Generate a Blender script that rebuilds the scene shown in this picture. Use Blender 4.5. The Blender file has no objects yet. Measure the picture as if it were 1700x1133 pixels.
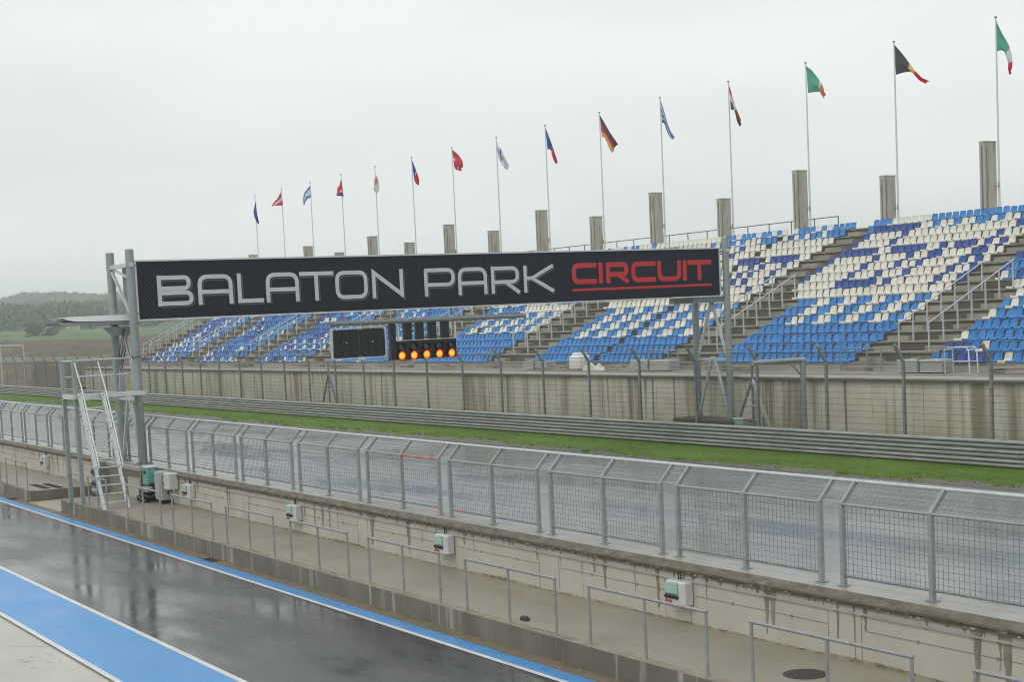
import bpy, math, random
from mathutils import Vector, Matrix
R = random.Random(7)
SC = bpy.context.scene
COL = SC.collection
PI = math.pi

# ------------------------------------------------------------------ helpers
class MB:
    """collects faces and links them as one mesh"""
    def __init__(s): s.v = []; s.f = []; s.m = []; s.sm = []
    def face(s, pts, mi=0, sm=False):
        b = len(s.v); s.v += [tuple(p) for p in pts]
        s.f.append(tuple(range(b, b+len(pts)))); s.m.append(mi); s.sm.append(sm)
    def mesh_(s, vs, fs, mi=0, sm=False):
        b = len(s.v); s.v += [tuple(p) for p in vs]
        for f in fs: s.f.append(tuple(i+b for i in f)); s.m.append(mi); s.sm.append(sm)
    def box(s, x0, x1, y0, y1, z0, z1, mi=0):
        vs = [(x0,y0,z0),(x1,y0,z0),(x1,y1,z0),(x0,y1,z0),(x0,y0,z1),(x1,y0,z1),(x1,y1,z1),(x0,y1,z1)]
        s.mesh_(vs, [(0,3,2,1),(4,5,6,7),(0,1,5,4),(1,2,6,5),(2,3,7,6),(3,0,4,7)], mi)
    def bev(s, x0, x1, y0, y1, z0, z1, b=.02, mi=0):
        """box with chamfered vertical and top edges"""
        def ring(i, z): return [(x0+i+b,y0+i,z),(x1-i-b,y0+i,z),(x1-i,y0+i+b,z),(x1-i,y1-i-b,z),(x1-i-b,y1-i,z),(x0+i+b,y1-i,z),(x0+i,y1-i-b,z),(x0+i,y0+i+b,z)]
        vs = ring(0,z0)+ring(0,z1-b)+ring(b,z1)
        fs = [tuple(range(7,-1,-1)), tuple(range(16,24))]
        for k in (0,8):
            for i in range(8): fs.append((k+i, k+(i+1)%8, k+8+(i+1)%8, k+8+i))
        s.mesh_(vs, fs, mi)
    def bar(s, p, q, w, h=None, up=(0,0,1), mi=0):
        p = Vector(p); q = Vector(q); h = h or w
        d = (q-p).normalized(); u = Vector(up)
        if abs(d.dot(u)) > .98: u = Vector((0,1,0))
        a = d.cross(u).normalized()*w/2; b = a.cross(d).normalized()*h/2
        vs = [p-a-b,p+a-b,p+a+b,p-a+b,q-a-b,q+a-b,q+a+b,q-a+b]
        s.mesh_(vs, [(0,3,2,1),(4,5,6,7),(0,1,5,4),(1,2,6,5),(2,3,7,6),(3,0,4,7)], mi)
    def tube(s, pts, r, n=8, mi=0, cap=True, r1=None):
        pts = [Vector(p) for p in pts]; N = len(pts); rings = []
        a = None
        for i, p in enumerate(pts):
            d = (pts[min(i+1,N-1)]-pts[max(i-1,0)]).normalized()
            if a is None:
                u = Vector((0,0,1)) if abs(d.z) < .9 else Vector((0,1,0))
                a = d.cross(u).normalized()
            a = (a-d*a.dot(d)).normalized(); b = d.cross(a)
            rr = r if r1 is None else r+(r1-r)*i/(N-1)
            rings.append([p+(a*math.cos(2*PI*k/n)+b*math.sin(2*PI*k/n))*rr for k in range(n)])
        vs = [v for g in rings for v in g]; fs = []
        for i in range(N-1):
            for k in range(n): fs.append((i*n+k, i*n+(k+1)%n, (i+1)*n+(k+1)%n, (i+1)*n+k))
        s.mesh_(vs, fs, mi, True)
        if cap:
            s.face(rings[0][::-1], mi); s.face(rings[-1], mi)
    def wire(s, p, q, r, mi=0):
        s.tube([p, q], r, 3, mi, False)
    def data(s, name, mats):
        me = bpy.data.meshes.new(name); me.from_pydata(s.v, [], s.f)
        for m in (mats if isinstance(mats, (list, tuple)) else [mats]): me.materials.append(m)
        me.polygons.foreach_set('material_index', s.m); me.polygons.foreach_set('use_smooth', s.sm)
        me.update(); return me
    def build(s, name, mats, parent=None, loc=(0,0,0)):
        o = bpy.data.objects.new(name, s.data(name, mats)); COL.objects.link(o)
        o.location = loc
        if parent: o.parent = parent
        return o

def empty(name, loc=(0,0,0)):
    o = bpy.data.objects.new(name, None); COL.objects.link(o); o.location = loc; o.empty_display_size = .2; return o
def tag(o, label, cat, group=None):
    o['label'] = label; o['category'] = cat
    if group: o['group'] = group
    return o
def struct(o): o['kind'] = 'structure'; return o
def dup(root, loc):
    c = root.copy(); COL.objects.link(c); c.location = loc
    for ch in list(root.children):
        d = ch.copy(); COL.objects.link(d); d.parent = c
        for g in list(ch.children):
            e = g.copy(); COL.objects.link(e); e.parent = d
    return c
ORD = ['first','second','third','fourth','fifth','sixth','seventh','eighth','ninth','tenth','eleventh','twelfth','thirteenth','fourteenth','fifteenth','sixteenth','seventeenth','eighteenth','nineteenth','twentieth','twenty-first','twenty-second','twenty-third','twenty-fourth','twenty-fifth','twenty-sixth','twenty-seventh','twenty-eighth','twenty-ninth','thirtieth']

# ------------------------------------------------------------------ materials
def mat(name, c1, c2=None, rough=.6, metal=0., scale=3., detail=6., stretch=(1,1,1), contrast=(.35,.65), bump=0., bscale=60., rough2=None, spec=.5, stain=None, transl=0., coat=0.):
    m = bpy.data.materials.new(name); m.use_nodes = True
    nt = m.node_tree; n = nt.nodes; L = nt.links; p = n['Principled BSDF']
    p.inputs['Metallic'].default_value = metal; p.inputs['Roughness'].default_value = rough
    p.inputs['Specular IOR Level'].default_value = spec
    if coat: p.inputs['Coat Weight'].default_value = coat; p.inputs['Coat Roughness'].default_value = .12
    g = n.new('ShaderNodeNewGeometry')
    def noise(sc, st, det=detail, rg=.55):
        mp = n.new('ShaderNodeMapping'); mp.inputs['Scale'].default_value = st
        L.new(g.outputs['Position'], mp.inputs['Vector'])
        t = n.new('ShaderNodeTexNoise'); t.inputs['Scale'].default_value = sc; t.inputs['Detail'].default_value = det; t.inputs['Roughness'].default_value = rg
        L.new(mp.outputs['Vector'], t.inputs['Vector']); return t.outputs['Fac']
    def ramp(f, a, b):
        r = n.new('ShaderNodeMapRange'); r.inputs[1].default_value = a; r.inputs[2].default_value = b
        L.new(f, r.inputs[0]); return r.outputs[0]
    def mix(f, a, b):
        x = n.new('ShaderNodeMix'); x.data_type = 'RGBA'
        L.new(f, x.inputs[0])
        for s_, v in ((6, a), (7, b)):
            if isinstance(v, tuple): x.inputs[s_].default_value = (*v, 1)
            else: L.new(v, x.inputs[s_])
        return x.outputs[2]
    col = None
    if c2 is not None:
        f = ramp(noise(scale, stretch), *contrast); col = mix(f, c1, c2)
        if rough2 is not None:
            rr = n.new('ShaderNodeMapRange'); rr.inputs[3].default_value = rough; rr.inputs[4].default_value = rough2
            L.new(f, rr.inputs[0]); L.new(rr.outputs[0], p.inputs['Roughness'])
    if stain:
        for (sc, sx, sy, sz, a, b, sc_col) in (stain if isinstance(stain, list) else [stain]):
            f1 = ramp(noise(sc, (sx, sy, sz), 5, .6), a, b)
            col = mix(f1, col if col is not None else c1, sc_col)
    if col is None: p.inputs['Base Color'].default_value = (*c1, 1)
    else: L.new(col, p.inputs['Base Color'])
    if bump:
        b = n.new('ShaderNodeBump'); b.inputs['Strength'].default_value = bump; b.inputs['Distance'].default_value = .02
        L.new(noise(bscale, (1,1,1), 4), b.inputs['Height']); L.new(b.outputs[0], p.inputs['Normal'])
    if transl:
        t = n.new('ShaderNodeBsdfTranslucent'); ms = n.new('ShaderNodeMixShader'); ms.inputs[0].default_value = transl
        t.inputs['Color'].default_value = (*c1, 1)
        L.new(p.outputs[0], ms.inputs[1]); L.new(t.outputs[0], ms.inputs[2]); L.new(ms.outputs[0], n['Material Output'].inputs['Surface'])
    m['x'] = 0
    return m

M = {}
M['galv'] = mat('galvanised_steel', (.28,.305,.305), (.36,.385,.385), .5, .35, 9, contrast=(.3,.7))
M['galv_light'] = mat('bright_galvanised', (.5,.53,.53), (.6,.63,.63), .42, .35, 9)
M['galv_dark'] = mat('weathered_steel', (.19,.21,.205), (.27,.29,.285), .55, .3, 7)
M['rail_steel'] = mat('guardrail_steel', (.29,.30,.28), (.41,.42,.395), .5, .2, 1.6, stretch=(.6,1,6), stain=(2.,.8,1,.3,.62,.8,(.16,.165,.15)))
M['rail_valley_shade'] = mat('guardrail_valley_shade', (.12,.12,.108), (.18,.18,.165), .7, .1, 3, stretch=(.5,1,3))  # shade between the ridges, painted in as darker, grimy steel
M['rail_tube'] = mat('handrail_tube', (.27,.275,.275), (.35,.355,.35), .5, .3, 9)
M['wire'] = mat('wire_grey', (.23,.25,.25), None, .55, .3)
M['wire_dark'] = mat('chain_link_grey', (.12,.125,.12), None, .6, .3)
M['gantry'] = mat('gantry_grey_paint', (.25,.285,.28), (.30,.335,.325), .5, .15, 3, stain=(3,2,2,.35,.64,.78,(.24,.26,.25)))
M['gantry_panel'] = mat('gantry_sheet', (.19,.22,.215), (.24,.27,.265), .5, .2, 2)
M['alu'] = mat('aluminium', (.56,.58,.58), (.66,.68,.68), .4, .4, 8)
M['walk'] = mat('wet_walkway_concrete', (.24,.216,.168), (.295,.27,.215), .36, 0, .8, contrast=(.3,.7), bump=.15, bscale=40, rough2=.62, stain=(.9,.35,1.3,1,.56,.74,(.225,.19,.125)))
M['walk_edge'] = mat('kerb_top_concrete', (.2,.175,.125), (.29,.26,.19), .6, 0, 3, bump=.2, stain=(1.2,.5,2,1,.52,.66,(.12,.105,.07)))
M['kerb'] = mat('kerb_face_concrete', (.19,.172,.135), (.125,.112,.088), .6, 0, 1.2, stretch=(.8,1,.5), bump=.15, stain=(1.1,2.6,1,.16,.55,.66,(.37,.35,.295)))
M['wall'] = mat('pit_wall_concrete', (.41,.39,.325), (.48,.46,.39), .7, 0, .9, contrast=(.3,.7), bump=.12, bscale=30, stain=(1.3,1.7,1,.16,.66,.72,(.115,.095,.06)))
M['wall_foot'] = mat('mossy_wall_foot', (.16,.145,.08), (.36,.33,.22), .8, 0, 5, bump=.2)
M['coping'] = mat('coping_concrete', (.29,.285,.255), (.38,.37,.335), .32, 0, 1.5, bump=.15, stain=(1.6,.8,1.5,1,.58,.75,(.3,.29,.24)))
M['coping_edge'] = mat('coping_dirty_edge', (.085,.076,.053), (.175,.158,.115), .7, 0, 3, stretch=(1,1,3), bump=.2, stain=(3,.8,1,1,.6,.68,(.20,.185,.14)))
M['drip_dirt'] = mat('algae_drips', (.15,.128,.085), (.27,.24,.18), .75, 0, 8, stretch=(1,1,.3))
M['lime'] = mat('lime_deposit', (.46,.44,.37), (.30,.28,.23), .8, 0, 9)
M['joint'] = mat('joint_dark', (.22,.20,.15), None, .8)
M['stand_wall'] = mat('stand_wall_concrete', (.60,.565,.455), (.69,.655,.54), .75, 0, .5, contrast=(.3,.7), bump=.1, stain=[(.9,1,1,.9,.5,.75,(.50,.465,.36)),(1.6,1.3,1,.04,.54,.66,(.37,.335,.24)),(.75,.9,1,.06,.55,.65,(.29,.265,.185)),(2.2,1.2,1,.03,.60,.66,(.22,.20,.145))])
M['stand'] = mat('terrace_concrete', (.26,.245,.20), (.34,.32,.265), .75, 0, 1.2, stretch=(.5,1,2), stain=(1.4,.6,1,1.5,.56,.72,(.16,.145,.11)))
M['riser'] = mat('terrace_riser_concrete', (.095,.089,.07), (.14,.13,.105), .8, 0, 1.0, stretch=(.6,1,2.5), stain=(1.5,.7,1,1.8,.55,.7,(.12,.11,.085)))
M['ledge'] = mat('stand_ledge_concrete', (.40,.38,.32), (.47,.455,.40), .7, 0, 1.3, stain=(2,.5,1.5,1,.58,.74,(.27,.25,.2)))
M['pillar'] = mat('pillar_concrete', (.40,.385,.335), (.50,.48,.43), .75, 0, 1.5, stretch=(2,2,.5), stain=[(1.5,2.6,2.6,.22,.52,.72,(.24,.23,.20)),(.9,3,3,.5,.6,.68,(.19,.18,.155))])
M['pillar_dark'] = mat('pillar_groove', (.15,.145,.125), (.22,.21,.185), .8, 0, 2)
M['apron'] = mat('apron_concrete', (.45,.445,.395), (.52,.515,.465), .6, 0, .5, bump=.08, bscale=25)
M['apron_scuff'] = mat('tyre_scuff', (.30,.295,.27), (.42,.41,.37), .7, 0, 20)
M['slab'] = mat('ramp_concrete', (.36,.32,.235), (.42,.38,.30), .6, 0, 2)
M['dirt'] = mat('kerb_foot_dirt', (.15,.118,.075), (.22,.175,.115), .7, 0, 6, bump=.3, stain=(2.5,.4,1,1,.55,.68,(.11,.105,.05)))
M['white_paint'] = mat('white_road_paint', (.58,.60,.61), (.70,.715,.72), .3, 0, 3, stain=[(3,.3,3,1,.58,.72,(.48,.49,.49)),(30,1,1,1,.64,.7,(.42,.43,.43))])
M['blue_paint'] = mat('blue_road_paint', (.05,.265,.60), (.075,.31,.65), .25, 0, .5, contrast=(.3,.7), rough2=.45, bump=.06, bscale=70, stain=[(.8,.5,1.4,1,.54,.78,(.13,.33,.64)),(2.2,.12,3,1,.58,.70,(.055,.20,.45)),(40,1,1,1,.62,.7,(.05,.2,.5))])
M['blue_strip'] = mat('worn_blue_paint', (.05,.25,.57), (.075,.295,.62), .3, 0, 1.5, stain=[(1.6,.35,2,1,.56,.72,(.14,.26,.44)),(5,.3,2,1,.6,.68,(.10,.15,.24))])
M['soil'] = mat('bank_soil', (.085,.068,.048), (.14,.112,.08), .9, 0, .35, bump=.5, bscale=8, stain=(.16,1,1,1,.55,.66,(.17,.18,.075)))
M['grass_soil'] = mat('verge_grass_ground', (.06,.14,.006), (.105,.18,.012), .8, 0, .7, stretch=(.35,1,1), bump=.3, stain=[(.8,.3,1.2,1,.55,.7,(.15,.15,.035)),(1.4,.4,1.5,1,.6,.7,(.10,.085,.05))])
M['verge_dirt'] = mat('verge_dirt', (.115,.10,.088), (.155,.135,.11), .6, 0, 1.6, stretch=(.4,1,1), stain=(2.2,.5,1,1,.52,.62,(.08,.11,.03)))
M['field'] = mat('far_field', (.10,.16,.045), (.13,.18,.06), .9, 0, .01)
M['blk'] = mat('black_plastic', (.012,.012,.013), (.02,.02,.022), .45, 0, 8)
M['blk_panel'] = mat('display_black', (.010,.010,.011), (.016,.016,.018), .35, 0, 6)
M['lens_off'] = mat('unlit_lens', (.11,.09,.10), (.14,.115,.12), .3, 0, 20)
M['box_grey'] = mat('box_light_grey', (.50,.51,.49), (.56,.57,.55), .45, 0, 6)
M['box_dark'] = mat('cabinet_grey', (.33,.345,.345), (.38,.395,.395), .5, 0, 4)
M['teal'] = mat('teal_green_cover', (.10,.36,.30), (.14,.42,.36), .45, 0, 6, stain=(5,1,1,.4,.56,.66,(.3,.42,.38)))
M['teal_pale'] = mat('pale_teal_cover', (.28,.46,.40), (.38,.54,.48), .4, 0, 9)
M['red'] = mat('red_tape', (.55,.08,.10), (.48,.16,.17), .5, 0, 20)
M['white_plastic'] = mat('white_plastic', (.66,.66,.61), (.72,.72,.68), .5, 0, 5)
M['seat_W'] = mat('seat_white', (.60,.58,.49), (.73,.715,.65), .32, 0, 2.3, contrast=(.3,.7), stain=(3,1,1,1,.62,.75,(.60,.575,.49)))
M['seat_b'] = mat('seat_pale_blue', (.024,.165,.44), (.055,.25,.58), .28, 0, 2.3, contrast=(.3,.7))
M['seat_D'] = mat('seat_dark_blue', (.02,.06,.24), (.04,.10,.36), .28, 0, 2.3, contrast=(.3,.7))
M['pole_white'] = mat('flagpole_white', (.62,.63,.62), (.68,.69,.68), .4, 0, 2)
M['iron'] = mat('cast_iron', (.05,.045,.04), (.08,.07,.06), .6, .3, 30, bump=.4, bscale=60)
M['stack'] = mat('stacked_slats', (.40,.41,.39), (.47,.48,.46), .6, 0, 8)
M['wood'] = mat('old_timber', (.26,.23,.18), (.34,.30,.24), .8, 0, 6)
M['leaf'] = mat('tree_leaf', (.045,.08,.035), (.075,.12,.05), .7, 0, .4)
M['bark'] = mat('tree_bark', (.06,.045,.03), (.09,.07,.05), .9, 0, 3)
M['roof'] = mat('house_roof', (.36,.12,.08), (.42,.16,.11), .8, 0, 1)
M['render'] = mat('house_wall', (.55,.52,.46), (.6,.57,.5), .8, 0, 1)
M['blade'] = mat('grass_blade', (.105,.235,.007), (.18,.30,.014), .6, 0, .8, stretch=(.4,1,1), transl=.3, stain=[(.7,.35,1.2,1,.52,.66,(.22,.235,.03)),(.5,.4,2,1,.6,.72,(.25,.2,.06))])

def asphalt(name, base, base2, r0, r1, sx, sc, lo, hi, bump):
    """wet asphalt: sheets of standing water (smooth) between damp, rougher patches"""
    m = bpy.data.materials.new(name); m.use_nodes = True; nt = m.node_tree; n = nt.nodes; L = nt.links; p = n['Principled BSDF']
    g = n.new('ShaderNodeNewGeometry')
    def noise(scale, st, det):
        mp = n.new('ShaderNodeMapping'); mp.inputs['Scale'].default_value = st; L.new(g.outputs['Position'], mp.inputs['Vector'])
        t = n.new('ShaderNodeTexNoise'); t.inputs['Scale'].default_value = scale; t.inputs['Detail'].default_value = det; t.inputs['Roughness'].default_value = .6
        L.new(mp.outputs['Vector'], t.inputs['Vector']); return t.outputs['Fac']
    def mr(f, a, b, c, d):
        r = n.new('ShaderNodeMapRange'); r.inputs[1].default_value = a; r.inputs[2].default_value = b; r.inputs[3].default_value = c; r.inputs[4].default_value = d
        L.new(f, r.inputs[0]); return r.outputs[0]
    w = noise(sc, (sx, 1, 1), 7)
    L.new(mr(w, lo, hi, r0, r1), p.inputs['Roughness'])
    x = n.new('ShaderNodeMix'); x.data_type = 'RGBA'; x.inputs[6].default_value = (*base, 1); x.inputs[7].default_value = (*base2, 1)
    L.new(mr(noise(.35, (.5, 1, 1), 6), .35, .65, 0, 1), x.inputs[0]); L.new(x.outputs[2], p.inputs['Base Color'])
    fine = noise(55, (1, 1, 1), 3); wave = noise(2.6, (.6, 1.5, 1), 4)
    a = n.new('ShaderNodeMath'); a.operation = 'MULTIPLY'; L.new(fine, a.inputs[0]); L.new(mr(w, lo, hi, .03, 1.), a.inputs[1])
    c = n.new('ShaderNodeMath'); c.operation = 'MULTIPLY_ADD'; L.new(wave, c.inputs[0]); c.inputs[1].default_value = 1.2; L.new(a.outputs[0], c.inputs[2])
    b = n.new('ShaderNodeBump'); b.inputs['Strength'].default_value = bump; b.inputs['Distance'].default_value = .006
    L.new(c.outputs[0], b.inputs['Height']); L.new(b.outputs[0], p.inputs['Normal'])
    return m
M['pit_asphalt'] = asphalt('wet_pit_asphalt', (.036,.037,.038), (.056,.058,.058), .08, .30, .34, .55, .39, .63, .32)
M['track_asphalt'] = asphalt('wet_track_asphalt', (.20,.214,.222), (.29,.307,.315), .09, .32, .25, .3, .38, .62, .28)
M['track_asphalt'].node_tree.nodes['Principled BSDF'].inputs['Specular IOR Level'].default_value = .5

def emit(name, c, s):
    m = bpy.data.materials.new(name); m.use_nodes = True; p = m.node_tree.nodes['Principled BSDF']
    p.inputs['Base Color'].default_value = (.2,.05,.01,1); p.inputs['Emission Color'].default_value = (*c, 1); p.inputs['Emission Strength'].default_value = s
    return m
M['lamp'] = emit('lit_orange_lens', (1.,.13,.006), .9)
M['lamp_core'] = emit('lit_orange_core', (1.,.42,.035), 1.1)
M['lamp_glow'] = emit('painted_red_glow', (1.,.015,.004), .42)  # red lamplight caught in the hood, painted as an emissive ring

# sign face: woven dark pattern printed on the banner
def sign_mat():
    m = bpy.data.materials.new('sign_dark_weave'); m.use_nodes = True; nt = m.node_tree; n = nt.nodes; L = nt.links; p = n['Principled BSDF']
    g = n.new('ShaderNodeNewGeometry'); mp = n.new('ShaderNodeMapping'); mp.inputs['Rotation'].default_value = (PI/4, 0, 0); mp.inputs['Scale'].default_value = (0, 10.5, 10.5)
    L.new(g.outputs['Position'], mp.inputs['Vector'])
    v = n.new('ShaderNodeTexVoronoi'); v.inputs['Randomness'].default_value = .12; v.inputs['Scale'].default_value = 1
    L.new(mp.outputs[0], v.inputs['Vector'])
    r = n.new('ShaderNodeValToRGB'); r.color_ramp.elements[0].color = (.040,.044,.066,1); r.color_ramp.elements[1].color = (.005,.0055,.010,1); r.color_ramp.elements[0].position = .12; r.color_ramp.elements[1].position = .5
    L.new(v.outputs['Distance'], r.inputs[0]); L.new(r.outputs[0], p.inputs['Base Color'])
    p.inputs['Roughness'].default_value = .55; p.inputs['Specular IOR Level'].default_value = .3
    return m
M['sign'] = sign_mat()
M['let_silver'] = mat('letter_silver_print', (.50,.50,.55), (.60,.60,.65), .5, 0, 4, stretch=(1,.6,3))
M['let_dark'] = mat('letter_shadow_print', (.10,.105,.13), None, .55)
M['let_mid'] = mat('letter_bevel_print', (.025,.026,.035), None, .55)
M['let_red'] = mat('letter_red_print', (.56,.035,.045), (.50,.03,.04), .5, 0, 3)
M['let_red_dark'] = mat('letter_red_edge_print', (.20,.012,.018), None, .5)

# ------------------------------------------------------------------ ground, track, pit lane
def sheet(name, x0, x1, y0, y1, z, m):
    mb = MB(); mb.face([(x0,y0,z),(x1,y0,z),(x1,y1,z),(x0,y1,z)]); return struct(mb.build(name, m))
sheet('ground', -4000, 4000, -3000, 4000, -.06, M['field'])
sheet('pit_apron', -160, 30, -20, 7.66, 0, M['apron'])
sheet('pit_lane', -400, 30, 7.66, 14.6, 0, M['pit_asphalt'])
mb = MB(); mb.face([(-31.9,6.05,.003),(-31.9,6.065,.003),(-30.6,7.62,.003),(-30.615,7.62,.003)]); struct(mb.build('apron_joint', M['joint']))
mb = MB()
for k in range(9):
    x = R.uniform(-29.9,-28.6); y = R.uniform(6.75,7.5); l = R.uniform(.05,.3); a = R.gauss(.9,.5)
    mb.face([(x,y,.003+k*.0001),(x+.03,y-.02,.003+k*.0001),(x+.03+l*math.cos(a),y-.02+l*math.sin(a),.003+k*.0001),(x+l*math.cos(a),y+l*math.sin(a),.003+k*.0001)])
struct(mb.build('tyre_scuffs', M['apron_scuff']))
sheet('drain_slot', -160, 30, 7.655, 7.69, .004, M['joint'])
sheet('white_line', -160, 30, 7.715, 7.83, .006, M['white_paint'])
sheet('blue_lane', -160, 30, 7.83, 9.40, .004, M['blue_paint'])
sheet('white_line', -300, 30, 9.40, 9.52, .006, M['white_paint'])
sheet('white_line', -300, 30, 13.50, 13.61, .006, M['white_paint'])
sheet('blue_line', -300, 30, 13.61, 13.97, .004, M['blue_strip'])
sheet('dirt_strip', -300, 30, 13.98, 14.32, .004, M['dirt'])
sheet('track', -500, 30, 17.3, 37.3, 0, M['track_asphalt'])
for (x0,y0,x1,y1) in ((-78.69,25.6,-79.4,31.4),(-81.7,30.6,-82.2,33.3),(-80.0,32.4,-80.6,35.7)):
    mb = MB(); mb.face([(x0,y0,.005),(x0+.16,y0,.005),(x1+.16,y1,.005),(x1,y1,.005)]); struct(mb.build('track_marking', M['white_paint']))
# uneven border of the verge
mb = MB(); xs = [-500+i*1.0 for i in range(531)]
e0 = [37.2+.12*math.sin(x*.31)+R.uniform(-.05,.05) for x in xs]; e1 = [38.0+.3*math.sin(x*.17+1)+.25*math.sin(x*.53)+R.uniform(-.3,.3) for x in xs]
for i in range(530):
    mb.face([(xs[i],e0[i],.008),(xs[i+1],e0[i+1],.008),(xs[i+1],e1[i+1]+.3,.02),(xs[i],e1[i]+.3,.02)])
struct(mb.build('dirt_edge', M['verge_dirt']))
mb = MB()
for i in range(530):
    prev = None
    for j, y in enumerate((0, 1.2, 2.4, 3.6, 6.2)):
        pass
    a = [(xs[i], e1[i]+d, .012+h) for d, h in ((0,0),(.7,.03),(2.,.05),(6.2,.04))]
    b = [(xs[i+1], e1[i+1]+d, .012+h) for d, h in ((0,0),(.7,.03),(2.,.05),(6.2,.04))]
    for j in range(3): mb.face([a[j], b[j], b[j+1], a[j+1]])
struct(mb.build('grass_verge', M['grass_soil']))
mb = MB()
for k in range(60000):
    x = -28-R.random()**1.5*150; i = int(x+500); y0 = e1[i]; y = y0-.25+R.random()*(41.7-y0+.2)
    bare = math.sin(x*.45+2*math.sin(x*.13))+math.sin(y*2.1+x*.2)
    if (y < y0+.5 and R.random() < .6) or (bare > 1.25 and R.random() < .85): continue
    h = R.uniform(.02,.065)*(1.0 if y > y0+.5 else .7); a = R.uniform(0, 6.28); w = R.uniform(.012,.028)
    dx, dy = math.cos(a)*w, math.sin(a)*w; lx, ly = R.uniform(-.06,.06), R.uniform(-.06,.06)
    mb.face([(x-dx,y-dy,.02),(x+dx,y+dy,.02),(x+lx,y+ly,.04+h)])
for k in range(220):
    x = -28-R.random()**1.5*150; i = int(x+500); y = e1[i]+R.uniform(-.45,3.6) if R.random() < .5 else e1[i]+R.uniform(-.5,.3)
    for q in range(16):
        a = R.uniform(0,6.28); w = R.uniform(.012,.022); h = R.uniform(.07,.17); px_, py_ = x+R.gauss(0,.12), y+R.gauss(0,.07)
        mb.face([(px_-math.cos(a)*w,py_-math.sin(a)*w,.015),(px_+math.cos(a)*w,py_+math.sin(a)*w,.015),(px_+R.uniform(-.1,.1),py_+R.uniform(-.1,.1),.02+h)])
g = mb.build('grass', M['blade']); g['kind'] = 'stuff'; g['label'] = 'short wet green grass on the verge before the guardrail'; g['category'] = 'grass'

# ------------------------------------------------------------------ walkway by the pit wall
def walkway(x0, x1):
    mb = MB()
    mb.box(x0, x1, 14.5, 16.72, -.3, .42, 0)
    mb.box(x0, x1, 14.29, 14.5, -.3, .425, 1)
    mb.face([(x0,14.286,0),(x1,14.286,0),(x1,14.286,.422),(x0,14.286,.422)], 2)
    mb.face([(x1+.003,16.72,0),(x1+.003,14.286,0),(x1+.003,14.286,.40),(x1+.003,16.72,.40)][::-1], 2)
    x = x0+2.0
    while x < x1:
        mb.box(x, x+.014, 14.28, 14.2865, .0, .41, 3); x += 2.11
    x = x1-.9
    while x > x0:
        mb.box(x, x+.012, 14.5, 16.7, .4, .4225, 4); x -= 6.3
    return struct(mb.build('walkway', [M['walk'], M['walk_edge'], M['kerb'], M['joint'], M['ledge']]))
walkway(-54.1, 30); walkway(-170, -58.2)
mb = MB(); mb.box(-58.2, -54.1, 14.2, 16.8, -.2, .03); struct(mb.build('ramp_slab', M['slab']))
t = MB(); t.tube([(-17.67,15.59,.42),(-17.67,15.59,.432)], .33, 28)
for k in range(-2,3): t.box(-17.67-.24+abs(k)*.03, -17.67+.24-abs(k)*.03, 15.59+k*.1-.012, 15.59+k*.1+.012, .43, .437)
tag(t.build('manhole_cover', M['iron']), 'round rusty manhole cover let into the walkway', 'manhole cover')
for x, y, w in ((-39.0,14.08,.75),(-60.2,14.1,.8)):
    g = empty('drain_grate', (x,y,0)); tag(g, 'dark drain grate in the blue line, '+('near edge of walkway rails' if x > -50 else 'far left by the other platform'), 'drain')
    mb = MB()
    for k in range(9): mb.box(-w/2+k*w/9, -w/2+k*w/9+w/18, -.12, .12, .0, .014)
    mb.build('bars', M['iron'], g); mb = MB(); mb.box(-w/2-.02, w/2+.02, -.14, .14, -.04, .009); mb.build('frame', M['iron'], g)
mb = MB(); mb.bev(-.11,.11,-.05,.05,0,.06,.015); mb.box(-.08,.07,-.03,.035,.06,.075)
tag(mb.build('rubber_block', M['iron'], None, (-24.3,14.72,.42)), 'small dark block lying on walkway beside a rail post', 'block')
for i, y in enumerate((15.45, 15.02)):
    mb = MB(); mb.box(-1.1,1.1,-.14,.14,.0,.012)
    for k in range(14): mb.box(-1.08+k*.157, -1.02+k*.157, -.12,.12,.012,.02)
    tag(mb.build('floor_grating', M['iron'], None, (-59.5-i*.2,y,.42)), 'dark floor grating on far platform, '+('nearer the pit wall' if i == 0 else 'nearer the lane'), 'grating')

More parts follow.
